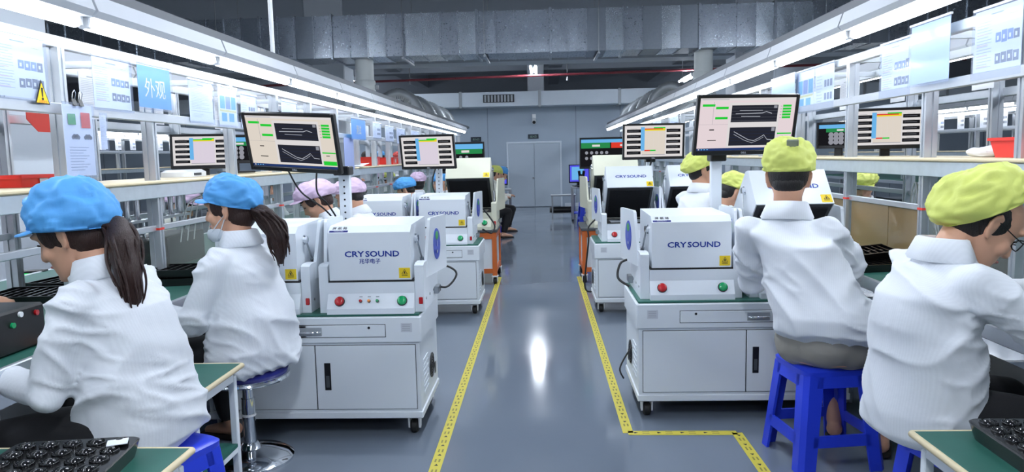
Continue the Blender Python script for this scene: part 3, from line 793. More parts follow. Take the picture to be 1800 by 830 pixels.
        r(0, 1, 0, 1, 'black', 0); r(0, 1, 0.86, 0.98, 'blue'); r(0.0, 0.52, 0.66, 0.86, 'dgreen', 2); r(0.54, 1, 0.66, 0.86, 'red', 2); r(0.2, 0.34, 0.72, 0.79, 'bg', 3); r(0.70, 0.84, 0.72, 0.79, 'bg', 3)
        for k in range(5):
            for j in range(2): mb.prism([(X(0.1+0.09*k)+0.02*math.cos(q*0.8), Z(0.5-0.2*j)+0.02*math.sin(q*0.8)) for q in range(8)], 'y', -0.001, -0.0009, SI['grey'])
    elif kind == 'bluish':
        r(0, 1, 0, 1, 'deep', 0); r(0.1, 0.75, 0.1, 0.9, 'blue', 1)
    return mb
def monitor(label, loc, yaw=0.0, tilt=0.0, w=0.545, h=0.335, kind='curves', stand=False, roll=0.0, brand=True, group=None):
    """origin at the middle of the lower edge; front is -Y, tilt > 0 leans the top forward"""
    t = thing('monitor', label, 'monitor', loc, 0, group)
    t.rotation_euler = (tilt, roll, yaw)
    b = 0.017
    f = MB().box(-w/2, -w/2+b, 0, 0.03, 0, h, 0.003).box(w/2-b, w/2, 0, 0.03, 0, h, 0.003).box(-w/2+b, w/2-b, 0, 0.03, h-b, h, 0.003).box(-w/2+b, w/2-b, 0, 0.03, 0, b+0.008, 0.003)
    f.box(-w/2+0.01, w/2-0.01, 0.012, 0.04, 0.01, h-0.01, 0.006).box(-w*0.28, w*0.28, 0.035, 0.065, h*0.2, h*0.75, 0.01)
    fo = f.build('bezel', M['black'], t)
    if brand: text_add(MB(), 'DELL', 0.014, 0, 0.0125, -0.0006, bold=0.02).build('lettering', M['ink_pale'], fo, fix=False)
    s = screen_mesh(w-2*b, h-2*b-0.008, kind); s.v = [(v[0], v[1]+0.010, v[2]+b+0.008) for v in s.v]
    s.build('screen', SM, t, fix=False)
    if stand:
        MB().box(-0.03, 0.03, 0.045, 0.07, -0.06, h*0.4, 0.004).build('stand_neck', M['black'], t)
        MB().box(-0.12, 0.12, -0.05, 0.13, -0.072, -0.058, 0.005).build('stand_foot', M['black'], t)
    return t

# ------------------------------------------------------------------ shielding box (acoustic test machine)
def machine(label, loc, open_deg=0.0, paint='white_paint', chinese=False, small_lamps=False, logo=True, plate=True, s=1.0, oval=True, rocker=True, group=None, green=True, fixture=False):
    """front is -Y, origin at the middle of the front edge of its base"""
    P = M[paint]
    t = thing('acoustic_test_box', label, 'test machine', loc, 0, group); t.scale = (s, s, s)
    W, D, ZL = 0.218, 0.48, 0.158
    # base: front step, floor, back, black cavity
    b = MB().prism([(-0.035, 0.0), (-0.035, 0.028), (0.0, 0.098), (0.0, ZL-0.003), (0.045, ZL-0.003), (0.045, 0.0)], 'x', -W, W)
    b.box(-W, W, 0.045, D, 0, 0.03).box(-W, -W+0.03, 0.045, D, 0.03, ZL-0.003).box(W-0.03, W, 0.045, D, 0.03, ZL-0.003).box(-W+0.03, W-0.03, D-0.03, D, 0.03, ZL-0.003)
    bo = b.build('base', P, t)
    MB().box(-W+0.031, W-0.031, 0.046, D-0.031, 0.031, 0.036).build('foam_floor', M['foam'], bo)
    rim = MB().box(-W+0.004, W-0.004, 0.004, 0.05, ZL-0.0025, ZL+0.006).box(-W+0.004, W-0.004, D-0.05, D-0.004, ZL-0.0025, ZL+0.006).box(-W+0.004, -W+0.04, 0.05, D-0.05, ZL-0.0025, ZL+0.006).box(W-0.04, W-0.004, 0.05, D-0.05, ZL-0.0025, ZL+0.006)
    rim.build('seal', M['rubber'], t)
    if open_deg > 0 and fixture:
        fx = MB().box(-0.10, 0.10, 0.15, 0.32, 0.036, 0.09, 0.006).box(-0.03, 0.03, 0.20, 0.26, 0.09, 0.18, 0.004).cyl((-0.02, 0.2, 0.13), (-0.02, 0.12, 0.13), 0.015, None, 10).cyl((0.02, 0.2, 0.13), (0.02, 0.12, 0.13), 0.015, None, 10)
        fx.build('fixture', M['steel'], t, 40)
    # side casings and raised wings
    for sx in (-1, 1):
        c = MB().prism([(0.01, 0), (0.01, 0.235), (0.04, 0.245), (0.12, 0.245), (0.12, 0.16), (D, 0.16), (D, 0)], 'x', sx*(W+0.001), sx*(W+0.047))
        c.build('side_casing', P, t)
        w = MB().prism([(0.10, 0.16), (0.12, 0.25), (0.185, 0.445), (0.20, 0.455), (0.46, 0.455), (0.47, 0.445), (0.47, 0.16)], 'x', sx*(W+0.032), sx*(W+0.048))
        w.v = [(v[0]+sx*0.055*(v[1]-0.10)/0.37, v[1], v[2]) for v in w.v]; wo = w.build('side_wing', P, t)
        if oval:
            ov = MB(); ov.lathe([(0.062, 0), (0.060, 0.002)], 28)
            ov.v = [(sx*(W+0.0485+0.055*(0.19+v[0])/0.37) + sx*v[2], 0.29 + v[0], 0.31 + v[1]*1.35) for v in ov.v]; ov.build('blue_emblem', mat('emblem_blue', (52, 78, 190), 0.3), wo)
            ov = MB(); ov.lathe([(0.026, 0), (0.024, 0.001)], 18)
            ov.v = [(sx*(W+0.0507+0.055*(0.19+v[0])/0.37) + sx*v[2], 0.29 + v[0], 0.355 + v[1]*0.9) for v in ov.v]; ov.build('green_mark', mat('emblem_green', (70, 170, 90), 0.4), wo)
            ex = sx*(W+0.0510+0.055*0.19/0.37); MB().box(ex, ex+sx*0.0008, 0.268, 0.312, 0.262, 0.276).box(ex, ex+sx*0.0008, 0.286, 0.294, 0.295, 0.325).build('emblem_print', M['ink_pale'], wo)
        for k in range(3):
            MB().cyl((sx*(W+0.047), 0.06+0.12*k, 0.06), (sx*(W+0.051), 0.06+0.12*k, 0.06), 0.007, None, 8).build('bolt', M['steel'], t)
        # pneumatic plugs at the back of the casing
        MB().box(sx*(W+0.047), sx*(W+0.074), 0.33, 0.42, 0.03, 0.07, 0.004).build('air_fitting', M['steel'], t)
    # lid
    HP = Vector((0, D-0.01, ZL+0.006))
    a = math.radians(open_deg)
    T = Matrix.Translation(HP) @ Matrix.Rotation(-a, 4, 'X') @ Matrix.Translation(-HP)
    lw = 0.206
    lid = MB(T).prism([(0.0, ZL+0.008), (0.0, 0.405), (0.045, 0.436), (D-0.01, 0.445), (D-0.01, ZL+0.008)], 'x', -lw, lw)
    lo = lid.build('lid', P, t)
    MB(T).box(-lw+0.006, lw-0.006, 0.006, D-0.02, ZL+0.0062, ZL+0.0078).build('lid_seal', M['grey_dark'], lo)
    MB(T).box(-lw+0.028, lw-0.028, 0.03, D-0.045, ZL-0.004 if open_deg else ZL+0.0055, ZL+0.0062).build('foam_liner', M['foam'], lo)
    if logo:
        g = MB(T); text_add(g, 'CRY', 0.040, -0.026, 0.298 if chinese else 0.287, -0.0015, bold=0.022, sx=1.28, align='RIGHT'); text_add(g, 'SOUND', 0.040, -0.021, 0.298 if chinese else 0.287, -0.0015, bold=0.022, sx=1.22, align='LEFT')
        g.build('logo', M['ink'], lo, fix=False)
        if chinese:
            text_add(MB(T), '兆华电子', 0.027, 0.0, 0.262, -0.0015, bold=0.012, sx=1.0).build('lettering', M['ink'], lo, fix=False)
    if plate:
        TS = T @ Matrix.Translation((0, 0.0225, 0.4205)) @ Matrix.Rotation(math.radians(-55.4), 4, 'X')
        MB(TS).add([(-lw+0.006, -0.001, -0.023), (-lw+0.100, -0.001, -0.023), (-lw+0.100, -0.001, -0.010), (-lw+0.006, -0.001, -0.010)], [(0,1,2,3)]).build('name_strip', mat('strip_navy', (24, 34, 110), 0.4), lo, fix=False)
        text_add(MB(TS), '屏 蔽 箱', 0.021, -lw+0.055, 0.007, -0.0015, bold=0.01).build('lettering', M['ink_black'], lo, fix=False)
        text_add(MB(TS), 'Shielding Box', 0.009, -lw+0.053, -0.0165, -0.0020).build('lettering', M['paper'], lo, fix=False)
    st = MB(T).box(lw-0.062, lw-0.006, -0.0015, 0, ZL+0.016, ZL+0.068).build('warning_sticker', M['yellow'], lo)
    g = MB(T); cx, cz = lw-0.034, ZL+0.046
    for (p, q) in (((-0.014, -0.010), (0.014, -0.010)), ((0.014, -0.010), (0, 0.014)), ((0, 0.014), (-0.014, -0.010))):
        g.tube([(cx+p[0], -0.002, cz+p[1]), (cx+q[0], -0.002, cz+q[1])], 0.0012, 4)
    g.box(cx-0.003, cx+0.003, -0.0022, -0.0018, cz-0.007, cz+0.004).box(cx-0.015, cx+0.015, -0.0022, -0.0018, cz-0.019, cz-0.016)
    g.build('warning_mark', M['ink_black'], lo)
    # hinge brackets and struts between lid and wings
    for sx in (-1, 1):
        pA = T @ Vector((sx*(lw+0.012), 0.12, 0.36)); pB = Vector((sx*(W+0.025), 0.20, 0.17))
        MB().cyl(T @ Vector((sx*lw, 0.12, 0.36)), T @ Vector((sx*(lw+0.022), 0.12, 0.36)), 0.018, None, 12).cyl(T @ Vector((sx*(lw+0.004), 0.12, 0.335)), T @ Vector((sx*(lw+0.004), 0.12, 0.385)), 0.008, None, 8).build('strut_bracket', M['chrome'], t, 40)
        mid = pA.lerp(pB, 0.55)
        MB().cyl(pA, mid, 0.005, None, 8).cyl(mid, pB, 0.011, None, 10).build('gas_strut', M['steel'], t, 40)
    # controls
    def btn(x, r, m, name):
        n = Vector((0, -0.894, 0.447)); c = Vector((x, -0.0175-0.002, 0.063))
        ring = MB().cyl(c, c+n*0.006, r*1.14, r*1.08, 20).build(name + '_ring', M['black'], t, 40)
        MB().tube([c+n*0.006, c+n*0.012, c+n*0.015, c+n*0.016], [r, r*0.97, r*0.8, r*0.4], 20).build(name, m, ring, 40)
    btn(-W+0.062, 0.023, M['red_btn'], 'red_button')
    if green: btn(W-0.060, 0.023, M['green_btn'], 'green_button')
    if small_lamps:
        for x, m in ((-0.05, M['red_btn']), (-0.008, M['orange_btn']), (0.034, M['green_btn'])):
            btn(x, 0.0075, m, 'indicator')
            MB(Matrix.Translation((0, -0.009, 0.083)) @ Matrix.Rotation(math.radians(-26.6), 4, 'X')).rect(x-0.008, x+0.008, -0.002, 0.003, -0.0015).build('indicator_label', M['ink_grey'], t, fix=False)
    if rocker:
        MB().box(W+0.020, W+0.040, 0.002, 0.011, 0.04, 0.075, 0.003).build('rocker_switch', M['red_btn'], t)
    return t

# ------------------------------------------------------------------ wheeled cabinet
def caster(parent, x, y):
    c = MB().box(x-0.035, x+0.035, y-0.035, y+0.035, 0.085, 0.095).prism([(-0.03, 0.085), (0.03, 0.085), (0.02, 0.03), (0.0, 0.022), (-0.02, 0.03)], 'x', x-0.030, x-0.022).prism([(-0.03, 0.085), (0.03, 0.085), (0.02, 0.03), (0.0, 0.022), (-0.02, 0.03)], 'x', x+0.022, x+0.030)
    c.v = c.v[:8] + [(v[0], v[1]+y, v[2]) for v in c.v[8:]]
    co = c.build('caster', M['white_plastic'], parent)
    MB().tube([(x-0.019, y, 0.036), (x-0.012, y, 0.036), (x+0.012, y, 0.036), (x+0.019, y, 0.036)], [0.028, 0.036, 0.036, 0.028], 16).build('wheel', M['rubber'], co, 40)
def cabinet(label, loc, drawers, split, handle_x, w=1.11, d=0.58, h=0.63, fan=1, group=None, paint='cab_paint', sticker=-0.50, vents=True):
    t = thing('wheeled_cabinet', label, 'cabinet', loc, 0, group)
    P = M[paint]; x0, x1 = -w/2, w/2
    b = MB().box(x0+0.012, x1-0.012, 0.012, d, 0.095, h-0.145)
    b.box(x0, x1, 0, d+0.01, h-0.145, h-0.012, 0.006).box(x0+0.005, x1-0.005, 0.004, d, 0.095, 0.13, 0.004)
    bo = b.build('body', P, t)
    MB().box(x0+0.01, x1-0.01, 0.01, d, h-0.0115, h, 0.003).build('green_top', M['green_mat'], t)
    for (a, c, hx) in drawers:
        do = MB().box(a, c, -0.004, 0.0, h-0.112, h-0.052, 0.002).build('drawer', P, t)
        MB().box(a-0.003, c+0.003, -0.0012, 0.0, h-0.115, h-0.049).build('drawer_gap', M['grey_dark'], do)
        ho = MB().box(hx-0.058, hx+0.058, -0.006, -0.004, h-0.105, h-0.062, 0.002)
        ho.build('handle_plate', M['grey_mid'], do)
        MB().tube([(hx-0.05, -0.006, h-0.084), (hx-0.045, -0.022, h-0.084), (hx+0.045, -0.022, h-0.084), (hx+0.05, -0.006, h-0.084)], 0.006, 8).build('handle', M['chrome'], do, 60)
        MB().cyl((c-0.08 if hx < (a+c)/2 else a+0.08, -0.005, h-0.066), (c-0.08 if hx < (a+c)/2 else a+0.08, -0.003, h-0.066), 0.007, None, 8).build('lock', M['black'], do)
    for (a, c) in ((x0+0.035, split-0.003), (split+0.003, x1-0.035)):
        dd = MB().box(a, c, 0.004, 0.012, 0.145, h-0.158, 0.002).build('door', P, t)
        MB().box(a-0.003, c+0.003, 0.0095, 0.012, 0.142, h-0.155).build('door_gap', M['grey_dark'], dd)
        if a < handle_x < c:
            MB().box(handle_x-0.016, handle_x+0.016, 0.001, 0.004, h-0.385, h-0.245, 0.002).build('handle', M['black'], dd)
            MB().box(handle_x-0.009, handle_x+0.009, -0.001, 0.001, h-0.37, h-0.31, 0.001).build('latch', M['grey_dark'], dd)
    for sx in (-1, 1):
        for yy in (0.07, d-0.07): caster(t, sx*(w/2-0.06), yy)
    xs = fan*(w/2-0.012)
    g = MB(); cy, cz = d*0.62, 0.27
    for r in (0.02, 0.036, 0.052, 0.066):
        g.tube([(xs+fan*0.004, cy+r*math.cos(k*math.pi/9), cz+r*math.sin(k*math.pi/9)) for k in range(19)], 0.0028, 5)
    for k in range(4):
        q = k*math.pi/4; g.tube([(xs+fan*0.003, cy+0.066*math.cos(q), cz+0.066*math.sin(q)), (xs+fan*0.003, cy-0.066*math.cos(q), cz-0.066*math.sin(q))], 0.0025, 5)
    g.build('fan_grille', M['black'], t)
    if vents:
        vo = MB()
        for k in range(7): vo.box(xs, xs+fan*0.004, 0.10, 0.24, 0.36-0.028*k, 0.372-0.028*k)
        vo.build('vent_louvre', M['cab_paint'], t)
    MB().box(xs, xs+fan*0.003, d*0.80, d*0.86, 0.19, 0.25).build('power_inlet', M['black'], t)
    g = MB(); g.rect(sticker, sticker+0.055, h-0.09, h-0.045, -0.001, 0)
    for k in range(4): g.rect(sticker+0.006, sticker+0.046, h-0.082+0.009*k, h-0.079+0.009*k, -0.0015, 1)
    g.build('rating_label', [M['ink_pale'], M['ink_grey']], t, fix=False)
    return t
def cable(pts, r, label, name='cable', m='black', group=None):
    P = [Vector(p) for p in pts]; fine = []
    for i in range(len(P)-1):
        a, b, c, d = P[max(i-1,0)], P[i], P[i+1], P[min(i+2, len(P)-1)]
        for k in range(8):
            t = k/8; fine.append(0.5*((2*b)+(c-a)*t+(2*a-5*b+4*c-d)*t*t+(3*b-a-3*c+d)*t**3))
    fine.append(P[-1])
    return tag(MB().tube(fine, r, 7).build(name, M[m], None, 60), label, 'cable', group)

# blue cap side, nearest cabinet with two boxes
ZC = 0.63
cabinet('nearest white wheeled cabinet on the blue cap side, under the bilingual logo box', (-1.175, 3.57, 0), ((-0.45, 0.0-0.02, -0.35), (-0.075, 0.375, 0.0)), 0.015, 0.075, sticker=0.455, fan=1)
machine('white test box with English and Chinese logo on the nearest cabinet', (-0.872, 3.615, ZC), 0, chinese=True, small_lamps=True)
machine('white test box half hidden behind the woman with the mask', (-1.45, 3.625, ZC), 0, green=True)
# monitor pole behind the gap of the two boxes
def pole(label, x, y, z0, z1, holes=True):
    t = thing('monitor_pole', label, 'pole', (x, y, z0))
    MB().box(-0.031, 0.031, -0.02, 0.02, 0, z1-z0, 0.003).build('upright', M['white_paint'], t)
    MB().box(-0.06, 0.06, -0.04, 0.04, 0, 0.012, 0.003).build('foot_plate', M['white_paint'], t)
    MB().box(-0.045, 0.045, -0.075, 0.03, z1-z0-0.05, z1-z0, 0.006).build('mount_clamp', M['black'], t)
    if holes:
        for k in range(7): MB().cyl((0, -0.0205, z1-z0-0.08-0.036*k), (0, -0.0225, z1-z0-0.08-0.036*k), 0.0055, None, 8).build('screw_hole', M['ink_black'], t)
    return t
pole('white perforated pole holding the large green and beige screen', -1.125, 4.155, 0.63, 1.36)
monitor('large screen with two curve plots on the blue cap side pole', (-1.355, 4.00, 1.335), math.radians(-16), math.radians(16), kind='curves', w=0.575, h=0.325, roll=0.062)
cable([(-1.42, 4.08, 1.34), (-1.36, 4.10, 1.22), (-1.25, 4.15, 1.12), (-1.19, 4.19, 1.02), (-1.13, 4.21, 0.85)], 0.005, 'black cable hanging below the curve plot screen on the blue cap side')
cable([(-1.26, 4.08, 1.34), (-1.27, 4.10, 1.22), (-1.22, 4.14, 1.14), (-1.17, 4.20, 1.0), (-1.15, 4.21, 0.80)], 0.005, 'second black cable beside the pole below the curve plot screen')
cable([(-0.63, 4.02, 0.70), (-0.55, 4.05, 0.68), (-0.50, 4.10, 0.74), (-0.54, 4.12, 0.78), (-0.63, 4.13, 0.80)], 0.006, 'black air hose looping beside the bilingual logo box', m='black')
# second cabinet on the blue cap side
cabinet('second white wheeled cabinet on the blue cap side, behind the bilingual logo box', (-1.13, 6.42, 0), ((-0.05, 0.40, 0.10),), 0.02, -0.05, sticker=0.45, fan=1)
machine('white test box with blue emblem on the second blue cap cabinet', (-0.90, 6.47, ZC-0.01), 0)
machine('white test box with half hidden logo behind the pink capped man', (-1.46, 6.48, ZC-0.01), 0)
pole('white pole holding the distant table screen on the blue cap side', -1.00, 7.06, 0.62, 1.36)
monitor('distant screen with a table and ten dark thumbnails on the blue cap side', (-1.055, 6.80, 1.29), math.radians(-12), math.radians(10), w=0.53, h=0.315, kind='table')
cable([(-1.0, 6.86, 1.30), (-1.05, 6.95, 1.15), (-1.0, 7.0, 1.0), (-0.88, 7.0, 0.92)], 0.007, 'black cable below the distant table screen on the blue cap side')
cable([(-0.58, 6.86, 0.72), (-0.50, 6.9, 0.68), (-0.47, 6.95, 0.74), (-0.52, 7.0, 0.82), (-0.58, 7.0, 0.90)], 0.008, 'black hose looping beside the second blue cap side box')
# orange tables with beige boxes
def orange_table(label, loc, w=0.95, d=0.75, h=0.60):
    t = thing('orange_frame_table', label, 'table', loc)
    x0, x1 = -w/2, w/2
    for xx in (x0, x1-0.05):
        for yy in (0, d-0.05):
            MB().box(xx, xx+0.05, yy, yy+0.05, 0.09, h-0.03, 0.003).build('leg', M['orange_frame'], t); caster(t, xx+0.025, yy+0.025)
    for z in (h-0.10, 0.12):
        for yy in (0.005, d-0.045): MB().box(x0+0.05, x1-0.05, yy, yy+0.04, z, z+0.07 if z > 0.3 else z+0.05).build('rail', M['orange_frame'], t)
        for xx in (x0+0.005, x1-0.045): MB().box(xx, xx+0.04, 0.05, d-0.05, z, z+0.07 if z > 0.3 else z+0.05).build('rail', M['orange_frame'], t)
    MB().box(x0+0.05, x1-0.05, 0.02, 0.03, 0.17, h-0.10).build('front_panel', M['cab_paint'], t)
    for xx in (x0+0.02, x1-0.03): MB().box(xx, xx+0.01, 0.05, d-0.05, 0.17, h-0.10).build('side_panel', M['cab_paint'], t)
    MB().box(x0-0.01, x1+0.01, -0.01, d+0.01, h-0.03, h, 0.004).build('table_top', M['grey_dark'], t)
    return t
orange_table('orange framed wheeled table under the beige box on the blue cap side', (-1.00, 7.98, 0))
machine('beige open test box on the orange table of the blue cap side', (-0.84, 8.02, 0.60), 40, paint='beige_paint', logo=False, s=1.2, oval=False, plate=False)
orange_table('orange framed wheeled table behind the open white boxes of the yellow cap side', (0.88, 7.98, 0))
machine('pale open test box on the orange table of the yellow cap side', (0.80, 8.05, 0.60), 40, paint='beige_paint', logo=False, s=1.2, oval=False, plate=False)
monitor('dark screen with green bar behind the beige box on the blue cap side', (-0.98, 8.9, 1.20), math.radians(-4), math.radians(4), w=0.56, h=0.37, kind='dark', brand=False)
pole('grey post carrying the dark screen on the blue cap side', -1.0, 8.975, 0.0, 1.3, False)
monitor('dark screen with green and red bars behind the white boxes of the yellow cap side', (0.78, 8.9, 1.22), math.radians(4), math.radians(4), w=0.70, h=0.37, kind='dark_red', brand=False)
pole('grey post carrying the dark screen on the yellow cap side', 0.8, 8.975, 0.0, 1.3, False)

# yellow cap side
cabinet('nearest white wheeled cabinet on the yellow cap side, with a black door handle', (1.025, 3.80, 0), ((-0.33, 0.18, 0.07),), 0.012, 0.06, sticker=-0.50, fan=-1)
machine('white test box with closed lid nearest on the yellow cap side', (0.765, 3.865, ZC), 0, rocker=False)
machine('white test box with raised lid in front of the man in the yellow cap', (1.335, 3.87, ZC), 42, plate=False)
pole('white pole holding the large lilac curve screen', 1.005, 4.385, 0.63, 1.39, False)
monitor('large lilac screen with two curve plots on the yellow cap side pole', (1.125, 4.24, 1.375), math.radians(10), math.radians(13), w=0.59, h=0.335, kind='curves_pink')
cable([(1.02, 4.38, 1.40), (1.035, 4.40, 1.2), (1.02, 4.40, 1.0), (1.03, 4.41, 0.72)], 0.007, 'black cable running down the pole of the large lilac screen')
cable([(0.47, 4.02, 0.33), (0.43, 4.0, 0.28), (0.40, 3.98, 0.22), (0.42, 3.97, 0.17)], 0.005, 'black mains lead with a plug hanging on the nearest yellow cap side cabinet')
cable([(0.50, 4.2, 0.80), (0.43, 4.18, 0.78), (0.41, 4.15, 0.70), (0.47, 4.12, 0.655)], 0.007, 'black air hose looping beside the closed box of the yellow cap side')
cabinet('second white wheeled cabinet on the yellow cap side, under the open boxes', (0.985, 6.42, 0), ((-0.30, 0.16, 0.05),), 0.012, 0.10, sticker=-0.50, fan=-1)
machine('white test box with raised lid and visible logo on the second yellow cap cabinet', (0.765, 6.47, ZC), 40, plate=False, green=False, fixture=True)
machine('white test box with raised lid beside the person reaching on the yellow cap side', (1.32, 6.48, ZC), 40, plate=False)
pole('white pole between the two open boxes holding the ten thumbnail screen', 1.00, 7.06, 0.62, 1.36)
monitor('screen with a table, yellow header and ten dark thumbnails on the yellow cap side', (1.005, 6.85, 1.335), math.radians(4), math.radians(6), w=0.565, h=0.325, kind='table_b')
cable([(1.0, 6.92, 1.34), (0.985, 6.98, 1.2), (1.0, 7.0, 1.0), (0.99, 7.0, 0.8)], 0.008, 'black cable down the pole between the two open boxes')
cable([(0.47, 6.8, 0.80), (0.40, 6.78, 0.72), (0.40, 6.75, 0.60), (0.36, 6.72, 0.20), (0.42, 6.7, 0.14)], 0.008, 'black lead trailing down the aisle side of the second yellow cap side cabinet')
# ------------------------------------------------------------------ people
M['skin'] = mat('skin', (206, 156, 128), 0.5, noise_amt=0.06, nscale=14, sheen=0.1)
M['lip'] = mat('lips', (172, 96, 88), 0.45)
M['hair_black'] = mat('hair_black', (26, 22, 22), 0.42, bump=0.5, bscale=60, stretch=(6, 6, 0.6))
M['hair_brown'] = mat('hair_brown', (46, 25, 20), 0.45, noise_amt=0.25, nscale=40, bump=0.6, bscale=60, stretch=(6, 6, 0.5))
M['coat'] = mat('white_coat_cloth', (224, 228, 234), 0.75, noise_amt=0.03, nscale=5, stripes=0.035, sscale=38, bump=0.12, bscale=26, sheen=0.2)
M['coat_cream'] = mat('cream_coat_cloth', (226, 226, 216), 0.75, noise_amt=0.03, nscale=5, bump=0.1, bscale=26)
M['pants_black'] = mat('black_trousers', (20, 20, 24), 0.8, bump=0.1)
M['pants_grey'] = mat('grey_shorts', (150, 146, 138), 0.8, noise_amt=0.06, nscale=12, bump=0.1)
M['cap_blue'] = mat('cap_blue', (80, 158, 222), 0.62, noise_amt=0.10, nscale=9, bump=0.25, bscale=18)
M['cap_yellow'] = mat('cap_yellow', (204, 212, 108), 0.62, noise_amt=0.08, nscale=9, bump=0.25, bscale=18)
M['cap_pink'] = mat('cap_pink', (214, 188, 214), 0.62, noise_amt=0.06, nscale=9, bump=0.2, bscale=18)
M['cap_red'] = mat('cap_red', (206, 72, 66), 0.62, bump=0.2, bscale=18)
M['cap_grey'] = mat('cap_grey', (110, 104, 98), 0.62, bump=0.2, bscale=18)
M['mask'] = mat('face_mask', (206, 214, 222), 0.7)
M['cloth_yellow'] = mat('yellow_shirt', (238, 170, 30), 0.7)
M['sandal'] = mat('sandal', (40, 34, 30), 0.6)
M['patch'] = mat('cap_patch', (140, 146, 132), 0.7)

def remeshed(mb, voxel, it=3, fac=0.5):
    me = mb.mesh('figure'); o = bpy.data.objects.new('figure', me); col.objects.link(o)
    m = o.modifiers.new('r', 'REMESH'); m.mode = 'VOXEL'; m.voxel_size = voxel; m.use_smooth_shade = True
    s = o.modifiers.new('s', 'SMOOTH'); s.factor = fac; s.iterations = it
    me2 = bpy.data.meshes.new_from_object(o.evaluated_get(bpy.context.evaluated_depsgraph_get()))
    bpy.data.objects.remove(o); bpy.data.meshes.remove(me)
    return me2
def wrinkle(me, amp, seed, f1=3.4, f2=8.0):
    """soft cloth folds: warped ridges of changing direction, with calmer areas between them"""
    n = len(me.vertices); co = np.empty(n*3, np.float32); me.vertices.foreach_get('co', co); co = co.reshape(-1, 3)
    no = np.empty(n*3, np.float32); me.vertex_normals.foreach_get('vector', no); no = no.reshape(-1, 3)
    off = Vector((seed*3.1, seed*1.7, seed*0.9)); d = np.zeros(n, np.float32); N = noise.noise
    for i in range(n):
        p = Vector(co[i].tolist()); w = N(p*2.2+off)
        q = Vector((p.x*1.0+0.7*p.z+0.10*w, p.y*0.9-0.4*p.z, p.z*1.5+0.6*p.x+0.12*w))
        r1 = 1-abs(N(q*f1+off))*2.6; r1 = max(0.0, r1)**2
        r2 = 1-abs(N(Vector((q.x*f2, q.y*f2, q.z*f2*1.5))-off))*2.4; r2 = max(0.0, r2)**2
        m1 = min(1, max(0, 0.5+1.6*N(p*3.1-off))); m2 = min(1, max(0, 0.35+1.8*N(p*4.0+off*2)))
        d[i] = r1*(0.35+0.65*m1) + 0.45*r2*m2 - 0.35
    co += no*(d*amp)[:, None]
    me.vertices.foreach_set('co', co.ravel()); me.update()
def rx(a): return Matrix.Rotation(a, 3, 'X')
def rz(a): return Matrix.Rotation(a, 3, 'Z')
def ik(a, b, l1, l2, pole):
    a, b = Vector(a), Vector(b); d = b-a; L_ = min(d.length, (l1+l2)*0.995); u = d.normalized()
    x = (l1*l1-l2*l2+L_*L_)/(2*L_); hgt = math.sqrt(max(0, l1*l1-x*x))
    p = Vector(pole); p = (p-u*p.dot(u)).normalized()
    return a+u*x+p*hgt, a+u*L_
def hand(mb, w, d, up, side, curl=0.5, k=1.0):
    """w wrist, d direction of the fingers, up = back of the hand; side -1 left, +1 right"""
    d = Vector(d).normalized(); up = Vector(up); up = (up-d*up.dot(d)).normalized(); lat = d.cross(up).normalized()*1.0
    th = -lat*side                                       # towards the thumb
    mb.loft([(w-d*0.01*k, lat*0.026*k, up*0.018*k, 2.4), (w+d*0.02*k, lat*0.034*k, up*0.017*k, 2.6), (w+d*0.06*k, lat*0.041*k, up*0.015*k, 2.8), (w+d*0.088*k, lat*0.040*k, up*0.012*k, 2.6)], 16)
    for i, (o, L_, r) in enumerate(((0.030, 0.074, 0.0088), (0.011, 0.083, 0.0090), (-0.010, 0.077, 0.0086), (-0.030, 0.060, 0.0078))):
        p = w + d*0.084*k + th*o*k; q = d.copy(); ps, rs = [p-d*0.015*k, p], [r*k, r*k]
        ax = lat
        for s, fr in enumerate((0.45, 0.31, 0.24)):
            ang = curl*(0.55+0.25*s)*(1+0.06*i)
            q = (q*math.cos(ang) - up*math.sin(ang)*1.0 + 0*ax) if s == 0 else (Matrix.Rotation(0, 3, ax) @ q*math.cos(ang) + (ax.cross(q).normalized()*(1 if ax.cross(q).dot(up) < 0 else -1))*math.sin(ang))
            q.normalize(); p = p + q*L_*fr*k; ps.append(p.copy()); rs.append(r*k*(0.95-0.08*s))
        mb.limb(ps, rs, 8)
    p = w + d*0.022*k + th*0.026*k; q = (d*0.65+th*0.62-up*0.35).normalized()
    p2 = p+q*0.040*k; q2 = (d*0.85+th*0.1-up*0.45).normalized(); p3 = p2+q2*0.030*k; p4 = p3+(d*0.9-th*0.2-up*0.4).normalized()*0.022*k
    mb.limb([p, p2, p3, p4], [0.013*k, 0.0105*k, 0.0098*k, 0.008*k], 8)

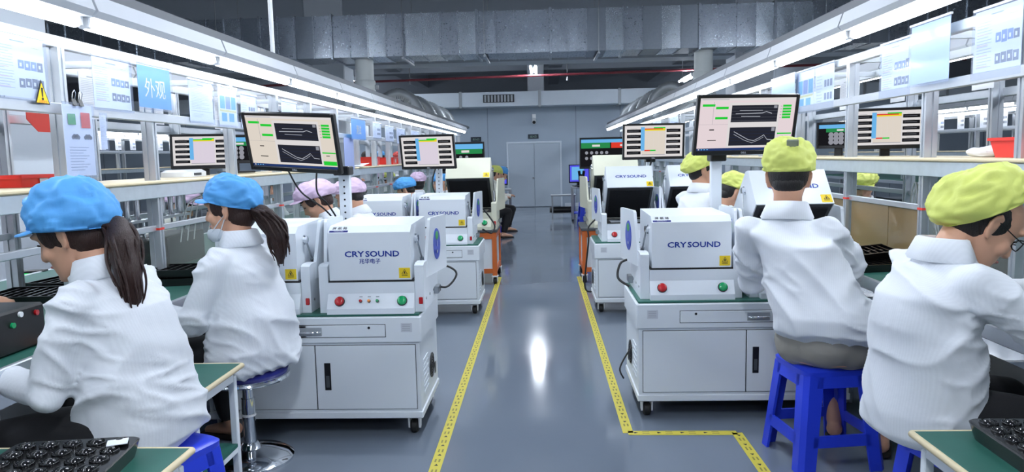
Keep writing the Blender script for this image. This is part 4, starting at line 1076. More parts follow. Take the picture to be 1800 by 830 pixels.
def head_into(mb, H):
    """H: 4x4 head frame (y forward, z up), origin mid head"""
    h = MB(H)
    R_ = [(-0.119,0.063,0.012,0.016),(-0.112,0.058,0.030,0.030),(-0.095,0.044,0.048,0.043),(-0.075,0.030,0.064,0.052),(-0.05,0.014,0.080,0.060),(-0.02,0.003,0.091,0.067),
          (0.0,0.0,0.094,0.070),(0.03,-0.002,0.097,0.0735),(0.06,-0.005,0.094,0.0725),(0.085,-0.009,0.080,0.062),(0.103,-0.012,0.055,0.044),(0.114,-0.014,0.025,0.02)]
    h.loft([((0, yc, z), (w, 0, 0), (0, d, 0), 2.15) for (z, yc, d, w) in R_], 28)
    h.limb([(0, 0.090, 0.018), (0, 0.100, -0.008), (0, 0.108, -0.030)], [0.009, 0.011, 0.0135], 10)        # nose
    for s in (-1, 1):
        h.ball((s*0.011, 0.098, -0.034), (0.009, 0.011, 0.008), 8, 6)
        h.ball((s*0.0735, -0.006, -0.004), (0.008, 0.014, 0.024), 12, 8)                                      # ear
        h.limb([(s*0.074, 0.000, -0.036), (s*0.079, -0.012, -0.026), (s*0.084, -0.021, -0.004), (s*0.086, -0.021, 0.014), (s*0.082, -0.008, 0.026), (s*0.076, 0.004, 0.018)], [0.0075, 0.0062, 0.0056, 0.0056, 0.0056, 0.005], 8)
        h.ball((s*0.040, 0.062, -0.030), (0.024, 0.026, 0.026), 10, 8)                                        # cheek
        h.ball((s*0.032, 0.082, 0.032), (0.026, 0.014, 0.010), 10, 7)                                         # brow
    h.limb([(-0.020, 0.084, -0.066), (0, 0.093, -0.063), (0.020, 0.084, -0.066)], [0.007, 0.0095, 0.007], 8)
    h.ball((0, 0.082, -0.102), (0.022, 0.018, 0.016), 10, 7)
    mb.v_off = len(mb.v)
    o = len(mb.v); mb.v.extend(h.v); mb.f.extend([tuple(i+o for i in f) for f in h.f]); mb.m.extend(h.m)

def cap_into(mb, H, a=0.098, b=0.122, c=0.105, tilt=0.0, puff=0.0, lift=0.028, seed=1, visor=False, back=0.0, gather=26, yo=-0.006):
    T = H @ Matrix.Translation((0, yo, lift)) @ Matrix.Rotation(tilt, 4, 'X')
    prof0 = [(0.84,0.006),(0.92,0.0),(0.955,0.006),(0.965,0.03),(1.00+puff*0.3,0.10),(1.03+puff,0.25),(1.01+puff,0.42),(0.94+puff*0.8,0.59),(0.81+puff*0.5,0.75),(0.60,0.89),(0.33,0.975),(0.0,1.0)]
    prof = prof0[:4]
    for i in range(3, len(prof0)-1):
        a0, b0, c0, d0 = prof0[i-1], prof0[i], prof0[i+1], prof0[min(i+2, len(prof0)-1)]
        for q in range(1, 5):
            t = q/4; prof.append(tuple(0.5*((2*b0[z])+(c0[z]-a0[z])*t+(2*a0[z]-5*b0[z]+4*c0[z]-d0[z])*t*t+(3*b0[z]-a0[z]-3*c0[z]+d0[z])*t**3) for z in (0, 1)))
    n = 84; vs_, fs_ = [], []
    for i, (r, z) in enumerate(prof):
        for k in range(n):
            th = 2*math.pi*k/n; cx, cy = math.cos(th), math.sin(th)
            g = 1 + 0.03*math.sin(gather*th+2*math.sin(3*th+seed))*math.exp(-abs(z-0.06)/0.10)
            bk = 1 + back*max(0, -cy)*math.sin(min(1, z*1.3)*math.pi)
            p = Vector((a*r*g*cx, b*r*g*cy*bk, c*z - 0.03*back*max(0, -cy)*math.sin(z*math.pi)))
            q = p*11 + Vector((seed, seed*2, 0))
            nz = noise.noise(q)*0.012 + (0.6-2*abs(noise.noise(q*1.9)))*0.0085 + (0.6-2*abs(noise.noise(Vector((q.x*4.2, q.y*2.0, q.z*4.2)))))*0.0045
            p += p.normalized()*(nz if 0.02 < z else 0)
            if i == len(prof)-1: p = Vector((0, 0, c))
            vs_.append(T @ p)
    for i in range(len(prof)-1):
        for k in range(n): fs_.append((i*n+k, i*n+(k+1) % n, (i+1)*n+(k+1) % n, (i+1)*n+k))
    fs_.append(tuple(range(n-1, -1, -1)))
    mb.add(vs_, fs_)
    if visor:
        top, bot = [], []; nn = 16
        for k in range(nn+1):
            th = math.radians(35 + 110*k/nn); cx, cy = math.cos(th), math.sin(th); e = math.sin(math.pi*k/nn)**0.6
            for j, ex in enumerate((0.93, 1.0, 1.0+0.34*e)):
                zz = 0.006 - (0.010 + 0.012*abs(cx))*(j == 2)*e
                top.append(Vector((a*ex*cx, b*ex*cy, zz)))
        vs2 = [T @ v for v in top] + [T @ (v-Vector((0, 0, 0.004))) for v in top]; o = len(top); f2 = []
        for k in range(nn):
            for j in range(2):
                q = (k*3+j, (k+1)*3+j, (k+1)*3+j+1, k*3+j+1); f2.append(q); f2.append(tuple(x+o for x in q[::-1]))
            f2.append((k*3+2, (k+1)*3+2, (k+1)*3+2+o, k*3+2+o)); f2.append((k*3, k*3+o, (k+1)*3+o, (k+1)*3))
        mb.add(vs2, f2)

def person(label, loc, facing, seat=0.45, lean=12, head=(15, 0), hands=((-0.2, 0.35, 0.30), (0.2, 0.35, 0.30)), cap='cap_blue', cap_kw=None, hair='hair_black', style='short', coat='coat',
           pants='pants_black', near=False, stand=False, k=1.0, twist=0, seed=1, group=None, pole=((-0.6, -0.3, -0.8), (0.6, -0.3, -0.8)), collar=True, eyes=True, belly=0.0, legs=None, shirt=None, curl=0.6, bare=False, gape=None, roll=0, feet='sandal', bulge=0.0, neckp=None, hk=1.10, side=0.0, hemup=0.0, hunch=0.0):
    """hands are given relative to the pelvis, in the person's own frame (x right, y forward, z up)"""
    V = Vector
    pz = (0.92*k if stand else seat + 0.10*k)
    pel = V((0, 0, pz)); L1, L2 = math.radians(lean), math.radians(lean*1.35)
    s1 = V((0, math.sin(L1), math.cos(L1))); s2 = V((0, math.sin(L2), math.cos(L2)))
    chest = pel + s1*0.27*k + V((side*0.45, 0, 0)); neck = chest + s2*0.235*k + V((side*0.55, 0, 0))
    tw = rz(math.radians(twist)); lat = tw @ V((1, 0, 0))
    shz = neck - s2*0.055*k
    sh = [shz - lat*0.148*k - s2*0.006, shz + lat*0.148*k - s2*0.006]
    np_ = math.radians(head[0]); ny = math.radians(head[1])
    na = L2*0.7+np_*0.45 if neckp is None else math.radians(neckp)
    nd = V((0, math.sin(na), math.cos(na)))
    hc = neck + nd*0.152*k + V((0, 0.012*k, 0))
    HR = Matrix.Rotation(ny, 4, 'Z') @ Matrix.Rotation(-np_, 4, 'X') @ Matrix.Rotation(math.radians(roll), 4, 'Y')
    H = Matrix.Translation(hc) @ HR @ Matrix.Scale(k*hk, 4)
    el, wr = [], []
    for i in (0, 1):
        e, w_ = ik(sh[i], pel + V(hands[i])*k, 0.29*k, 0.255*k, pole[i]); el.append(e); wr.append(w_)
    hip = [pel + V((-0.085*k, 0, -0.01)), pel + V((0.085*k, 0, -0.01))]
    if stand: kn = [h + V((0, 0.02, -0.42*k)) for h in hip]; an = [V((h.x*1.05, -0.02, 0.085)) for h in hip]
    elif legs: kn = [V(legs[0]), V(legs[1])]; an = [V(legs[2]), V(legs[3])]
    else: kn = [h + V((sx*0.07, 0.40*k, -0.03*k)) for h, sx in zip(hip, (-1, 1))]; an = [V((q.x, q.y-0.10*k, 0.09)) for q in kn]
    # ---- body: one continuous figure
    b = MB()
    b.loft([(pel-s1*0.09*k, lat*0.12*k, V((0, 0.09*k, 0)), 2.3), (pel, lat*0.155*k, V((0, 0.11*k, 0)), 2.3), (pel+s1*0.14*k, lat*0.13*k, V((0, 0.095*k, -0.02)), 2.3),
            (chest, lat*0.135*k, V((0, 0.095*k, -0.03)), 2.3), (neck-s2*0.08*k, lat*0.125*k, V((0, 0.065*k, -0.02)), 2.2), (neck-s2*0.02*k, lat*0.055*k, V((0, 0.055*k, -0.02)), 2.2)], 24)
    b.limb([neck-s2*0.04*k, neck+nd*0.05*k, hc+(HR.to_3x3() @ V((0, -0.028, -0.05)))*k*hk], [0.062*k, 0.056*k, 0.058*k], 16)
    head_into(b, H)
    for i in (0, 1):
        sx = (-1, 1)[i]
        b.limb([sh[i], sh[i].lerp(el[i], 0.5), el[i], el[i].lerp(wr[i], 0.35), wr[i]], [0.045*k, 0.044*k, 0.039*k, 0.040*k, 0.027*k], 12)
        dd = (wr[i]-el[i]).normalized(); hand(b, wr[i], (dd+V((-sx*0.25, 0.2, -0.15))).normalized(), V((sx*0.35, 0.1, 1)), sx, curl, k)
        b.limb([hip[i], hip[i].lerp(kn[i], 0.5), kn[i], kn[i].lerp(an[i], 0.35), an[i]], [0.085*k, 0.075*k, 0.056*k, 0.054*k, 0.036*k], 14)
        fd = V((0, 1, 0)); b.limb([an[i]-V((0, 0.03, 0.035)), an[i]+V((0, 0.06, -0.045)), an[i]+fd*0.15-V((0, 0, 0.062))], [0.034*k, 0.034*k, 0.024*k], 10)
    me = remeshed(b, 0.0068 if near else 0.013, 2, 0.45); me.materials.append(M['skin'])
    o = link('person', me); tag(o, label, 'person', group)
    fx, fy = facing; o.location = (loc[0], loc[1], 0); o.rotation_euler = (0, 0, math.atan2(-fx, fy))
    # ---- coat
    vx = 0.0085 if near else 0.016
    c = MB(); dep = V((0, 1, 0))
    hem = pel - V((0, 0, (0.115-hemup)*k)); u1 = V((0, math.cos(L1), -math.sin(L1))); u2 = V((0, math.cos(L2), -math.sin(L2)))
    if not stand:
        c.loft([(hem+V((0, 0.01, -0.004)), lat*0.168*k, u1*(0.140*k), 2.3), (hem+V((0, 0.005, 0.012)), lat*(0.182+belly)*k, u1*0.160*k, 2.3), (hem+V((0, -0.004-bulge*0.5, 0.04)), lat*(0.194+belly)*k, u1*(0.172+bulge)*k, 2.3), (hem+V((0, -0.012-bulge*0.6, 0.11)), lat*(0.192+belly)*k, u1*(0.170+bulge)*k, 2.3),
                (pel+s1*0.17*k+V((side*0.25,0,0))-u1*(0.012+bulge*0.5), lat*(0.182+belly*0.7)*k, u1*(0.156+bulge*0.8)*k, 2.3), (chest-u1*(0.012+hunch), lat*0.175*k, u1*(0.142+hunch*0.4)*k, 2.4), (chest+s2*0.10*k+V((side*0.25,0,0))-u2*(0.010+hunch), lat*0.170*k, u2*(0.132+hunch*0.3)*k, 2.4),
                (neck-s2*0.085*k-u2*(0.006+hunch*0.5), lat*0.158*k, u2*0.112*k, 2.3), (neck-s2*0.040*k, lat*0.118*k, u2*0.092*k, 2.2), (neck+s2*0.012*k, lat*0.072*k, u2*0.070*k, 2.1)], 32)
    else:
        c.loft([(pel-V((0, 0, 0.22*k)), lat*0.20*k, dep*0.15*k, 2.3), (pel, lat*0.19*k, dep*0.145*k, 2.3), (chest, lat*0.19*k, u1*0.14*k, 2.4), (neck-s2*0.085*k, lat*0.175*k, u2*0.11*k, 2.4),
                (neck-s2*0.035*k, lat*0.12*k, u2*0.085*k, 2.3), (neck+s2*0.012*k, lat*0.07*k, u2*0.068*k, 2.1)], 28)
    for i in (0, 1):
        sx = (-1, 1)[i]
        inn = sh[i]-lat*sx*0.05*k
        c.limb([inn-s2*0.02*k, sh[i]-s2*0.012*k, sh[i].lerp(el[i], 0.35), sh[i].lerp(el[i], 0.75), el[i]+V((0, 0, -0.006)), el[i].lerp(wr[i], 0.35)+V((0, 0, -0.012)), el[i].lerp(wr[i], 0.75)+V((0, 0, -0.010)), el[i].lerp(wr[i], 0.93)],
               [0.066*k, 0.070*k, 0.068*k, 0.068*k, 0.066*k, 0.064*k, 0.058*k, 0.037*k], 16)
    cm = remeshed(c, vx, 4 if near else 2, 0.5)
    wrinkle(cm, 0.027*k if near else 0.014*k, seed)
    cm.materials.append(M[coat]); link('coat', cm, o)
    if collar:
        cl = MB(); n = 30; vs_, fs_ = [], []
        base = neck - s2*0.012*k; uu, ss = u2, s2
        for j in range(n+1):
            th = math.radians(-62 + (360-56)*j/n) + 0 ; th = math.radians(118 + 304*j/n)
            dr = lat*math.cos(th)*1.03 + uu*math.sin(th)
            for (r_, z_) in ((0.062, 0.056), (0.067, 0.066), (0.076, 0.062), (0.100, 0.000), (0.094, -0.010), (0.070, 0.000)):
                vs_.append(base + dr*r_*k*(1+0.05*math.sin(5*th+seed)) + ss*(z_*k) )
        for j in range(n):
            for q in range(6): fs_.append((j*6+q, j*6+(q+1) % 6, (j+1)*6+(q+1) % 6, (j+1)*6+q))
        fs_.append(tuple(range(5, -1, -1))); fs_.append(tuple(range(n*6, n*6+6)))
        cl.add(vs_, fs_).build('collar', M[coat], o, 60)
    if shirt:
        MB().limb([neck-s2*0.02*k, neck+nd*0.03*k], [0.075*k, 0.064*k], 16).build('shirt_collar', M[shirt], o, 60)
    # ---- trousers
    p = MB(); p.ball(pel-V((0, 0, 0.005)), (0.175*k, 0.15*k, 0.115*k), 18, 12)
    for i in (0, 1):
        en = an[i].lerp(kn[i], 0.12) if not bare else kn[i].lerp(hip[i], 0.12)
        ch = [hip[i], hip[i].lerp(kn[i], 0.5), kn[i], kn[i].lerp(en, 0.5), en] if not bare else [hip[i], hip[i].lerp(kn[i], 0.45), en]
        p.limb(ch, [0.108*k, 0.094*k, 0.074*k, 0.067*k, 0.058*k] if not bare else [0.112*k, 0.102*k, 0.092*k], 14)
    pm = remeshed(p, 0.014, 2); wrinkle(pm, 0.007*k, seed+3); pm.materials.append(M[pants]); link('trousers', pm, o)
    for i in (0, 1):
        q = an[i]; MB().loft([(q+V((0, -0.045, -0.075)), V((0.036*k, 0, 0)), V((0, 0, 0.014)), 2.6), (q+V((0, 0.03, -0.074)), V((0.042*k, 0, 0)), V((0, 0, 0.018)), 2.6), (q+V((0, 0.12, -0.078)), V((0.045*k, 0, 0)), V((0, 0, 0.014)), 2.6), (q+V((0, 0.185, -0.080)), V((0.028*k, 0, 0)), V((0, 0, 0.010)), 2.4)], 14).build('shoe', M[feet], o, 50)
    # ---- hair
    HM = M[hair]; R3 = HR.to_3x3()
    hm = MB(H)
    if style == 'nape':
        hm.ball((0, -0.014, 0.020), (0.0795, 0.095, 0.096), 24, 16); hm.ball((0, -0.036, -0.024), (0.070, 0.062, 0.056), 20, 14)
    elif style == 'short':
        hm.ball((0, -0.014, 0.022), (0.0785, 0.094, 0.094), 24, 16); hm.ball((0, -0.045, -0.022), (0.060, 0.052, 0.055), 18, 12)
    else:
        hm.ball((0, -0.014, 0.020), (0.081, 0.096, 0.098), 24, 16); hm.ball((0, -0.040, -0.028), (0.068, 0.060, 0.066), 20, 14)
        for s in (-1, 1): hm.ball((s*0.062, 0.036, 0.020), (0.010, 0.026, 0.042), 10, 8)
        hm.ball((0, 0.070, 0.058), (0.056, 0.026, 0.030), 16, 10)
    ho = hm.build('hair', HM, o, 80)
    if style == 'pony':
        root = hc + (R3 @ V((0, -0.108, -0.005)))*k*hk
        pts = [root + (R3 @ V((0, 0.02, 0.0)))*k, root + V((0, -0.035, -0.02))*k] + [root + V(q)*k for q in (gape or ((0.0, -0.055, -0.10), (0.0, -0.05, -0.20), (0.01, -0.045, -0.29), (0.015, -0.04, -0.345)))]
        pr = [0.026, 0.042, 0.054, 0.050, 0.038, 0.012]
        mp = MB(); fine, rr = [], []
        for i in range(len(pts)-1):
            for q in range(6): fine.append(pts[i].lerp(pts[i+1], q/6)); rr.append((pr[i]+(pr[i+1]-pr[i])*q/6)*k)
        fine.append(pts[-1]); rr.append(pr[-1]*k)
        rs = random.Random(seed)
        mp.tube(fine, [r*0.8 for r in rr], 14)
        for s in range(26):
            a_ = rs.random()*6.283; e = 0.55+0.5*rs.random(); end = 0.8+0.25*rs.random(); m_ = int(len(fine)*min(1, end))
            sp = [fine[q] + V((math.cos(a_+q*0.02), math.sin(a_+q*0.02), 0))*rr[q]*e*(1+0.15*math.sin(q*0.5+s)) for q in range(2, m_)]
            sp[-1] = sp[-1]+V((0, 0, -0.02*rs.random()))
            mp.tube(sp, [0.009*k*(1-0.8*q/len(sp)) for q in range(len(sp))], 5)
        mp.build('ponytail', HM, o, 80)
        MB().tube([root + (R3 @ V((0.024*math.cos(q*0.7), -0.012, 0.024*math.sin(q*0.7))))*k for q in range(10)], 0.006*k, 6).build('hair_tie', M['black'], o, 60)
    # ---- cap
    cp = MB(); kw = dict(a=0.094, b=0.112, c=0.112, tilt=math.radians(6), lift=0.030, seed=seed, visor=False); kw.update(cap_kw or {})
    if cap: cap_into(cp, H, **kw); cp.build('cap', M[cap], o, 70)
    # ---- face
    if eyes:
        for s in (-1, 1):
            MB(H).tube([(s*0.016, 0.0925, 0.0045), (s*0.026, 0.0935, 0.0075), (s*0.036, 0.089, 0.007), (s*0.045, 0.081, 0.003)], [0.0015, 0.0030, 0.0030, 0.0014], 6).build('eye', M['hair_black'], o)
            MB(H).tube([(s*0.014, 0.0975, 0.033), (s*0.030, 0.0985, 0.0375), (s*0.048, 0.087, 0.033)], [0.002, 0.0034, 0.0016], 6).build('eyebrow', M['hair_black'], o)
        MB(H).tube([(-0.022, 0.0875, -0.066), (-0.008, 0.1005, -0.0615), (0, 0.1015, -0.063), (0.008, 0.1005, -0.0615), (0.022, 0.0875, -0.066)], [0.0015, 0.0040, 0.0038, 0.0040, 0.0015], 6).build('lips', M['lip'], o)
    o['_H'] = [v for row in H for v in row]
    return o
def frame_of(o):
    v = list(o['_H']); del o['_H']; return Matrix([v[i*4:i*4+4] for i in range(4)])
# woman in the blue cap nearest the camera
w1 = person('woman in a blue cap with a long straight brown ponytail, beside the black lens tray', (-1.355, 2.33), (-0.99, 0.12), seat=0.455, lean=9, head=(24, 10), neckp=35, hunch=0.015, near=True, seed=2, k=1.0,
    hands=((-0.12, 0.40, 0.17), (0.20, 0.42, 0.20)), cap='cap_blue', cap_kw=dict(a=0.102, b=0.117, c=0.146, tilt=math.radians(22), lift=0.012, visor=True, back=0.06), hair='hair_brown', style='pony', belly=0.015, bulge=0.012, hk=1.13,
    gape=((-0.05, -0.085, -0.07), (-0.075, -0.115, -0.16), (-0.08, -0.125, -0.25), (-0.08, -0.125, -0.32)), pole=((-0.35, -0.35, -0.8), (0.5, -0.3, -0.8)))
frame_of(w1)
w2 = person('woman in a blue cap with a mask under her chin on the chrome stool', (-1.38, 3.32), (-0.94, 0.34), seat=0.44, lean=2, head=(6, 18), neckp=12, near=True, seed=5, k=0.985,
    hands=((-0.22, 0.34, 0.20), (0.22, 0.36, 0.14)), cap='cap_blue', cap_kw=dict(a=0.096, b=0.115, c=0.128, tilt=math.radians(17), lift=0.018, visor=True, back=0.06), hair='hair_brown', style='pony', belly=0.04, bulge=0.02,
    gape=((0.03, -0.06, -0.07), (0.04, -0.085, -0.14), (0.045, -0.09, -0.21), (0.05, -0.085, -0.27)), pole=((-0.4, -0.4, -0.8), (0.4, -0.5, -0.8)))
H2 = frame_of(w2)
mk = MB(H2).loft([((0, 0.050, -0.128), (0.040, 0, 0), (0, 0.050, 0), 2.2), ((0, 0.058, -0.110), (0.054, 0, 0), (0, 0.058, 0), 2.2), ((0, 0.060, -0.085), (0.057, 0, 0), (0, 0.054, 0), 2.2), ((0, 0.060, -0.074), (0.054, 0, 0), (0, 0.048, 0), 2.2)], 24)
mo = mk.build('face_mask', M['mask'], w2, 60)
for s in (-1, 1): MB(H2).tube([(s*0.054, 0.075, -0.085), (s*0.068, 0.030, -0.045), (s*0.080, -0.018, -0.005), (s*0.072, 0.02, -0.07), (s*0.05, 0.06, -0.12)], 0.0022, 6).build('ear_loop', M['mask'], mo, 60)
# man in the yellow cap
m1 = person('man in a yellow cap and grey shorts seen from behind on the blue stool', (1.225, 3.25), (0.40, 0.92), seat=0.455, lean=5, head=(8, 4), near=True, seed=9, k=1.085, side=-0.17, hemup=0.11,
    hands=((-0.22, 0.44, 0.27), (0.06, 0.50, 0.25)), cap='cap_yellow', hk=1.04, cap_kw=dict(a=0.097, b=0.108, c=0.140, tilt=math.radians(8), lift=0.026, gather=18), style='short', pants='pants_grey', bare=True, belly=0.012, bulge=0.015,
    legs=((-0.04, 0.44, 0.50), (0.33, 0.38, 0.51), (0.04, 0.30, 0.10), (0.24, 0.17, 0.10)), eyes=True, pole=((-0.4, -0.35, -0.9), (0.45, -0.2, -0.9)))
Hm = frame_of(m1)
ptc = MB(Hm @ Matrix.Translation((0.015, -0.108, 0.118)) @ Matrix.Rotation(math.radians(40), 4, 'X')); ptc.box(-0.022, 0.022, -0.004, 0.004, -0.022, 0.022, 0.003); ptc.build('cap_patch', M['patch'], m1)
# woman in the yellow cap nearest the camera
w3 = person('woman in a big yellow cap and glasses bending over her tray', (1.25, 2.42), (0.99, 0.12), seat=0.45, lean=3, head=(38, -10), neckp=52, hunch=0.03, near=True, seed=13, k=1.0,
    hands=((-0.10, 0.50, 0.36), (0.12, 0.47, 0.33)), cap='cap_yellow', cap_kw=dict(a=0.104, b=0.126, c=0.125, tilt=math.radians(60), lift=0.034, yo=-0.020, visor=True, back=0.14, gather=14), style='nape', belly=0.015, bulge=0.0, curl=0.9, hk=1.13,
    pole=((-0.5, -0.2, -0.9), (0.5, -0.2, -0.85)))
H3 = frame_of(w3)
gl = MB(H3)
for s in (-1, 1):
    gl.tube([(s*(0.034+0.024*math.cos(q*0.52)), 0.107-0.010*abs(math.cos(q*0.52)), 0.004+0.018*math.sin(q*0.52)) for q in range(13)], 0.0018, 6)
    gl.tube([(s*0.058, 0.098, 0.008), (s*0.074, 0.06, 0.006), (s*0.079, 0.0, 0.012)], 0.0018, 6)
gl.tube([(-0.010, 0.107, 0.006), (0.010, 0.107, 0.006)], 0.0018, 6); gl.build('glasses', M['black'], w3, 60)
# person reaching across on the yellow cap side, seen in profile
p5 = person('worker in a yellow cap in profile reaching towards the rack', (1.17, 5.72), (0.80, 0.60), seat=0.50, lean=4, head=(-2, -34), seed=21, k=1.0, hands=((-0.15, 0.42, 0.40), (0.05, 0.48, 0.46)), cap='cap_yellow',
    cap_kw=dict(a=0.104, b=0.114, c=0.125, tilt=math.radians(22), lift=0.022, back=0.12), style='short'); frame_of(p5)
# the blue cap side beyond the first cabinet
def row(label, px, py, Y, facing, cap, style='short', seat=0.45, head=(22, 0), lean=14, k=0.97, seed=30, hair='hair_black', coat='coat', shirt=None, cap_kw=None, dz=1.22, stand=False, hands=((-0.18, 0.36, 0.22), (0.18, 0.36, 0.22)), group=None):
    """px, py: where the middle of the head is in the photograph, Y its distance"""
    q = at(px, py, Y=Y)
    f = Vector((facing[0], facing[1], 0)).normalized()
    base = 1.565 if stand else 0  # nominal head height above the floor when standing
    L2 = math.radians(lean*1.35); fwd = 0.27*k*math.sin(math.radians(lean)) + 0.235*k*math.sin(L2) + 0.152*k*math.sin(L2*0.7+math.radians(head[0])*0.45) + 0.012*k
    up = 0.27*k*math.cos(math.radians(lean)) + 0.235*k*math.cos(L2) + 0.152*k*math.cos(L2*0.7+math.radians(head[0])*0.45)
    if stand: k2 = q.z/(0.92+up/k); st = 0.45
    else: k2 = k; st = q.z - up - 0.10*k
    o = person(label, (q.x-f.x*fwd, q.y-f.y*fwd), facing, seat=max(0.25, st), lean=lean, head=head, hands=hands, cap=cap, style=style, seed=seed, k=k2, hair=hair, coat=coat, shirt=shirt, cap_kw=cap_kw, stand=stand, group=group)
    frame_of(o); return o
row('worker in a pink cap with bowed head beside the perforated pole', 556, 352, 5.15, (-0.98, -0.10), 'cap_pink', 'long', head=(38, 10), lean=16, seed=31, hair='hair_brown', cap_kw=dict(visor=True, a=0.104, b=0.128, c=0.115, back=0.1, tilt=math.radians(26), lift=0.018))
row('man in a pink cap with his back to the aisle behind the perforated pole', 615, 345, 5.75, (-0.98, 0.10), 'cap_pink', head=(24, 0), lean=14, seed=32, cap_kw=dict(a=0.102, b=0.122, c=0.105, tilt=math.radians(20), lift=0.022))
row('worker in a grey cap facing the aisle across the bench near the pole', 478, 330, 8.35, (0.95, -0.30), 'cap_grey', head=(16, 0), lean=8, seed=33)
row('worker in a pink cap and orange collar bending over the far side of the bench', 318, 362, 6.1, (0.90, 0.1), 'cap_pink', 'long', head=(30, 0), lean=20, seed=34, shirt='cloth_yellow', coat='coat_cream', cap_kw=dict(a=0.108, b=0.14, c=0.11, back=0.2, visor=True, tilt=math.radians(25)))
row('dark haired worker in profile under the shelf with the red bins', 664, 313, 14.0, (0.9, -0.3), 'cap_pink', 'long', head=(14, 0), lean=8, seed=35)
row('worker in a small yellow cap under the shelf with the red bins', 684, 315, 15.0, (0.8, -0.3), 'cap_yellow', 'short', head=(18, 0), lean=8, seed=36)
row('worker in a pink cap seen from behind against the distant table screen', 735, 322, 10.0, (-0.35, 0.95), 'cap_pink', 'long', head=(4, 0), lean=5, seed=37)
row('worker in a blue cap bowed beside the pink cap near the distant table screen', 714, 335, 9.0, (-0.9, 0.1), 'cap_blue', 'short', head=(30, 0), lean=15, seed=38, cap_kw=dict(a=0.106, b=0.13, c=0.12, tilt=math.radians(20)))
row('man in a blue cap behind the distant pole of the blue cap side', 777, 322, 9.5, (-0.95, -0.2), 'cap_blue', 'short', head=(10, 0), lean=6, seed=39)
# people seen beyond the shelf with the red bins
row('distant worker in a dark cap above the shelf with red bins', 645, 279, 15.6, (0.3, -1), 'cap_grey', head=(16, 0), seed=40, lean=4)
row('distant worker in a blue cap above the shelf with red bins', 668, 277, 16.6, (-0.8, -0.3), 'cap_blue', head=(18, 0), seed=41, lean=4)
row('distant worker in a red cap above the shelf with red bins', 699, 278, 17.8, (0.7, -0.6), 'cap_red', head=(14, 0), seed=42, lean=4)
# two at the end table
row('worker in a yellow cap and cream coat leaning at the end table', 870, 307, 12.6, (0.8, 0.5), 'cap_yellow', head=(20, 0), seed=43, lean=16, coat='coat_cream')
row('worker in a blue cap and cream coat leaning at the end table', 881, 307, 13.7, (0.9, 0.3), 'cap_blue', head=(24, 0), seed=44, lean=16, coat='coat_cream')
row('worker in a yellow cap half hidden behind the raised lid', 1290, 340, 5.35, (0.95, 0.1), 'cap_yellow', 'short', head=(28, 0), lean=12, seed=60, hands=((-0.1, 0.45, 0.42), (0.1, 0.45, 0.40)))
row('worker in a yellow cap facing the camera over the brown divider', 1518, 328, 6.95, (-0.45, -0.9), 'cap_yellow', 'long', head=(18, 0), lean=10, seed=22, k=1.0, cap_kw=dict(a=0.104, b=0.120, c=0.10, visor=True, lift=0.034))
# a neighbour at the frame edge whose forearm reaches in over the bench
pn = person('worker at the picture edge whose bare forearm reaches over the bench', (-3.22, 3.10), (0.97, 0.05), seat=0.45, lean=30, head=(14, 0), seed=50, hands=((-0.16, 0.50, 0.30), (0.10, 0.86, 0.27)), cap='cap_pink', style='long'); frame_of(pn)
# ------------------------------------------------------------------ stools
def plastic_stool(label, loc, rot, h=0.455, group='blue plastic stools'):
    t = thing('plastic_stool', label, 'stool', loc, rot, group); P = M['blue_plastic']
    a, b = 0.155, 0.198                                   # half width at the seat and at the floor
    def hw(z): return b + (a-b)*z/h
    def pt(u, v, z): return (u*hw(z), v*hw(z), z)
    MB().loft([((0,0,h-0.035), (a+0.004,0,0), (0,a+0.004,0), 9), ((0,0,h-0.012), (a+0.006,0,0), (0,a+0.006,0), 9), ((0,0,h-0.002), (a-0.006,0,0), (0,a-0.006,0), 8), ((0,0,h), (a-0.03,0,0), (0,a-0.03,0), 7)], 40).build('seat', P, t, 35)
    MB().lathe([(0.016, h), (0.016, h+0.001)], 16).build('seat_hole', M['ink_black'], t)
    for i, (sx, sy) in enumerate(((1,1), (-1,1), (-1,-1), (1,-1))):
        zs = (0.0, 0.14, 0.30, h-0.03); vs_, fs_ = [], []
        for z in zs:
            W = hw(z); f = 0.052 + 0.012*(z/h); c = 0.020; th = 0.012
            sec = [(W, W-c-f), (W, W-c), (W-c, W), (W-c-f, W), (W-c-f, W-th), (W-c-0.004, W-th), (W-th, W-c-0.004), (W-th, W-c-f)]
            vs_ += [(sx*x, sy*y, z) for (x, y) in sec]
        n = 8
        for r in range(len(zs)-1): fs_ += [(r*n+q, r*n+(q+1) % n, (r+1)*n+(q+1) % n, (r+1)*n+q) for q in range(n)]
        fs_ += [tuple(range(n)), tuple(range((len(zs)-1)*n, len(zs)*n))]
        MB().add(vs_, fs_).build('leg', P, t)
    for q in range(4):
        rot_ = Matrix.Rotation(q*math.pi/2, 4, 'Z')
        for (z0, z1, nm) in ((h-0.085, h-0.03, 'apron'), (0.115, 0.165, 'rung')):
            g = MB(rot_); s0 = lambda z: hw(z)-0.055
            g.add([(-s0(z0), -hw(z0), z0), (s0(z0), -hw(z0), z0), (s0(z1), -hw(z1), z1), (-s0(z1), -hw(z1), z1), (-s0(z0), -hw(z0)+0.011, z0), (s0(z0), -hw(z0)+0.011, z0), (s0(z1), -hw(z1)+0.011, z1), (-s0(z1), -hw(z1)+0.011, z1)],
                  [(0,1,2,3),(7,6,5,4),(0,4,5,1),(1,5,6,2),(2,6,7,3),(3,7,4,0)])
            if nm == 'apron':
                for sx in (-1, 1):
                    x = s0(z0); pr = [(x, z0+0.002), (x-0.03, z0+0.002), (x-0.012, z0-0.010), (x, z0-0.032)]
                    g.prism([(sx*p[0], p[1]) for p in pr], 'y', -hw(z0), -hw(z0)+0.011)
            g.build(nm, P, t)
    return t
plastic_stool('blue plastic stool under the man in grey shorts', (1.245, 3.32, 0), math.radians(8))
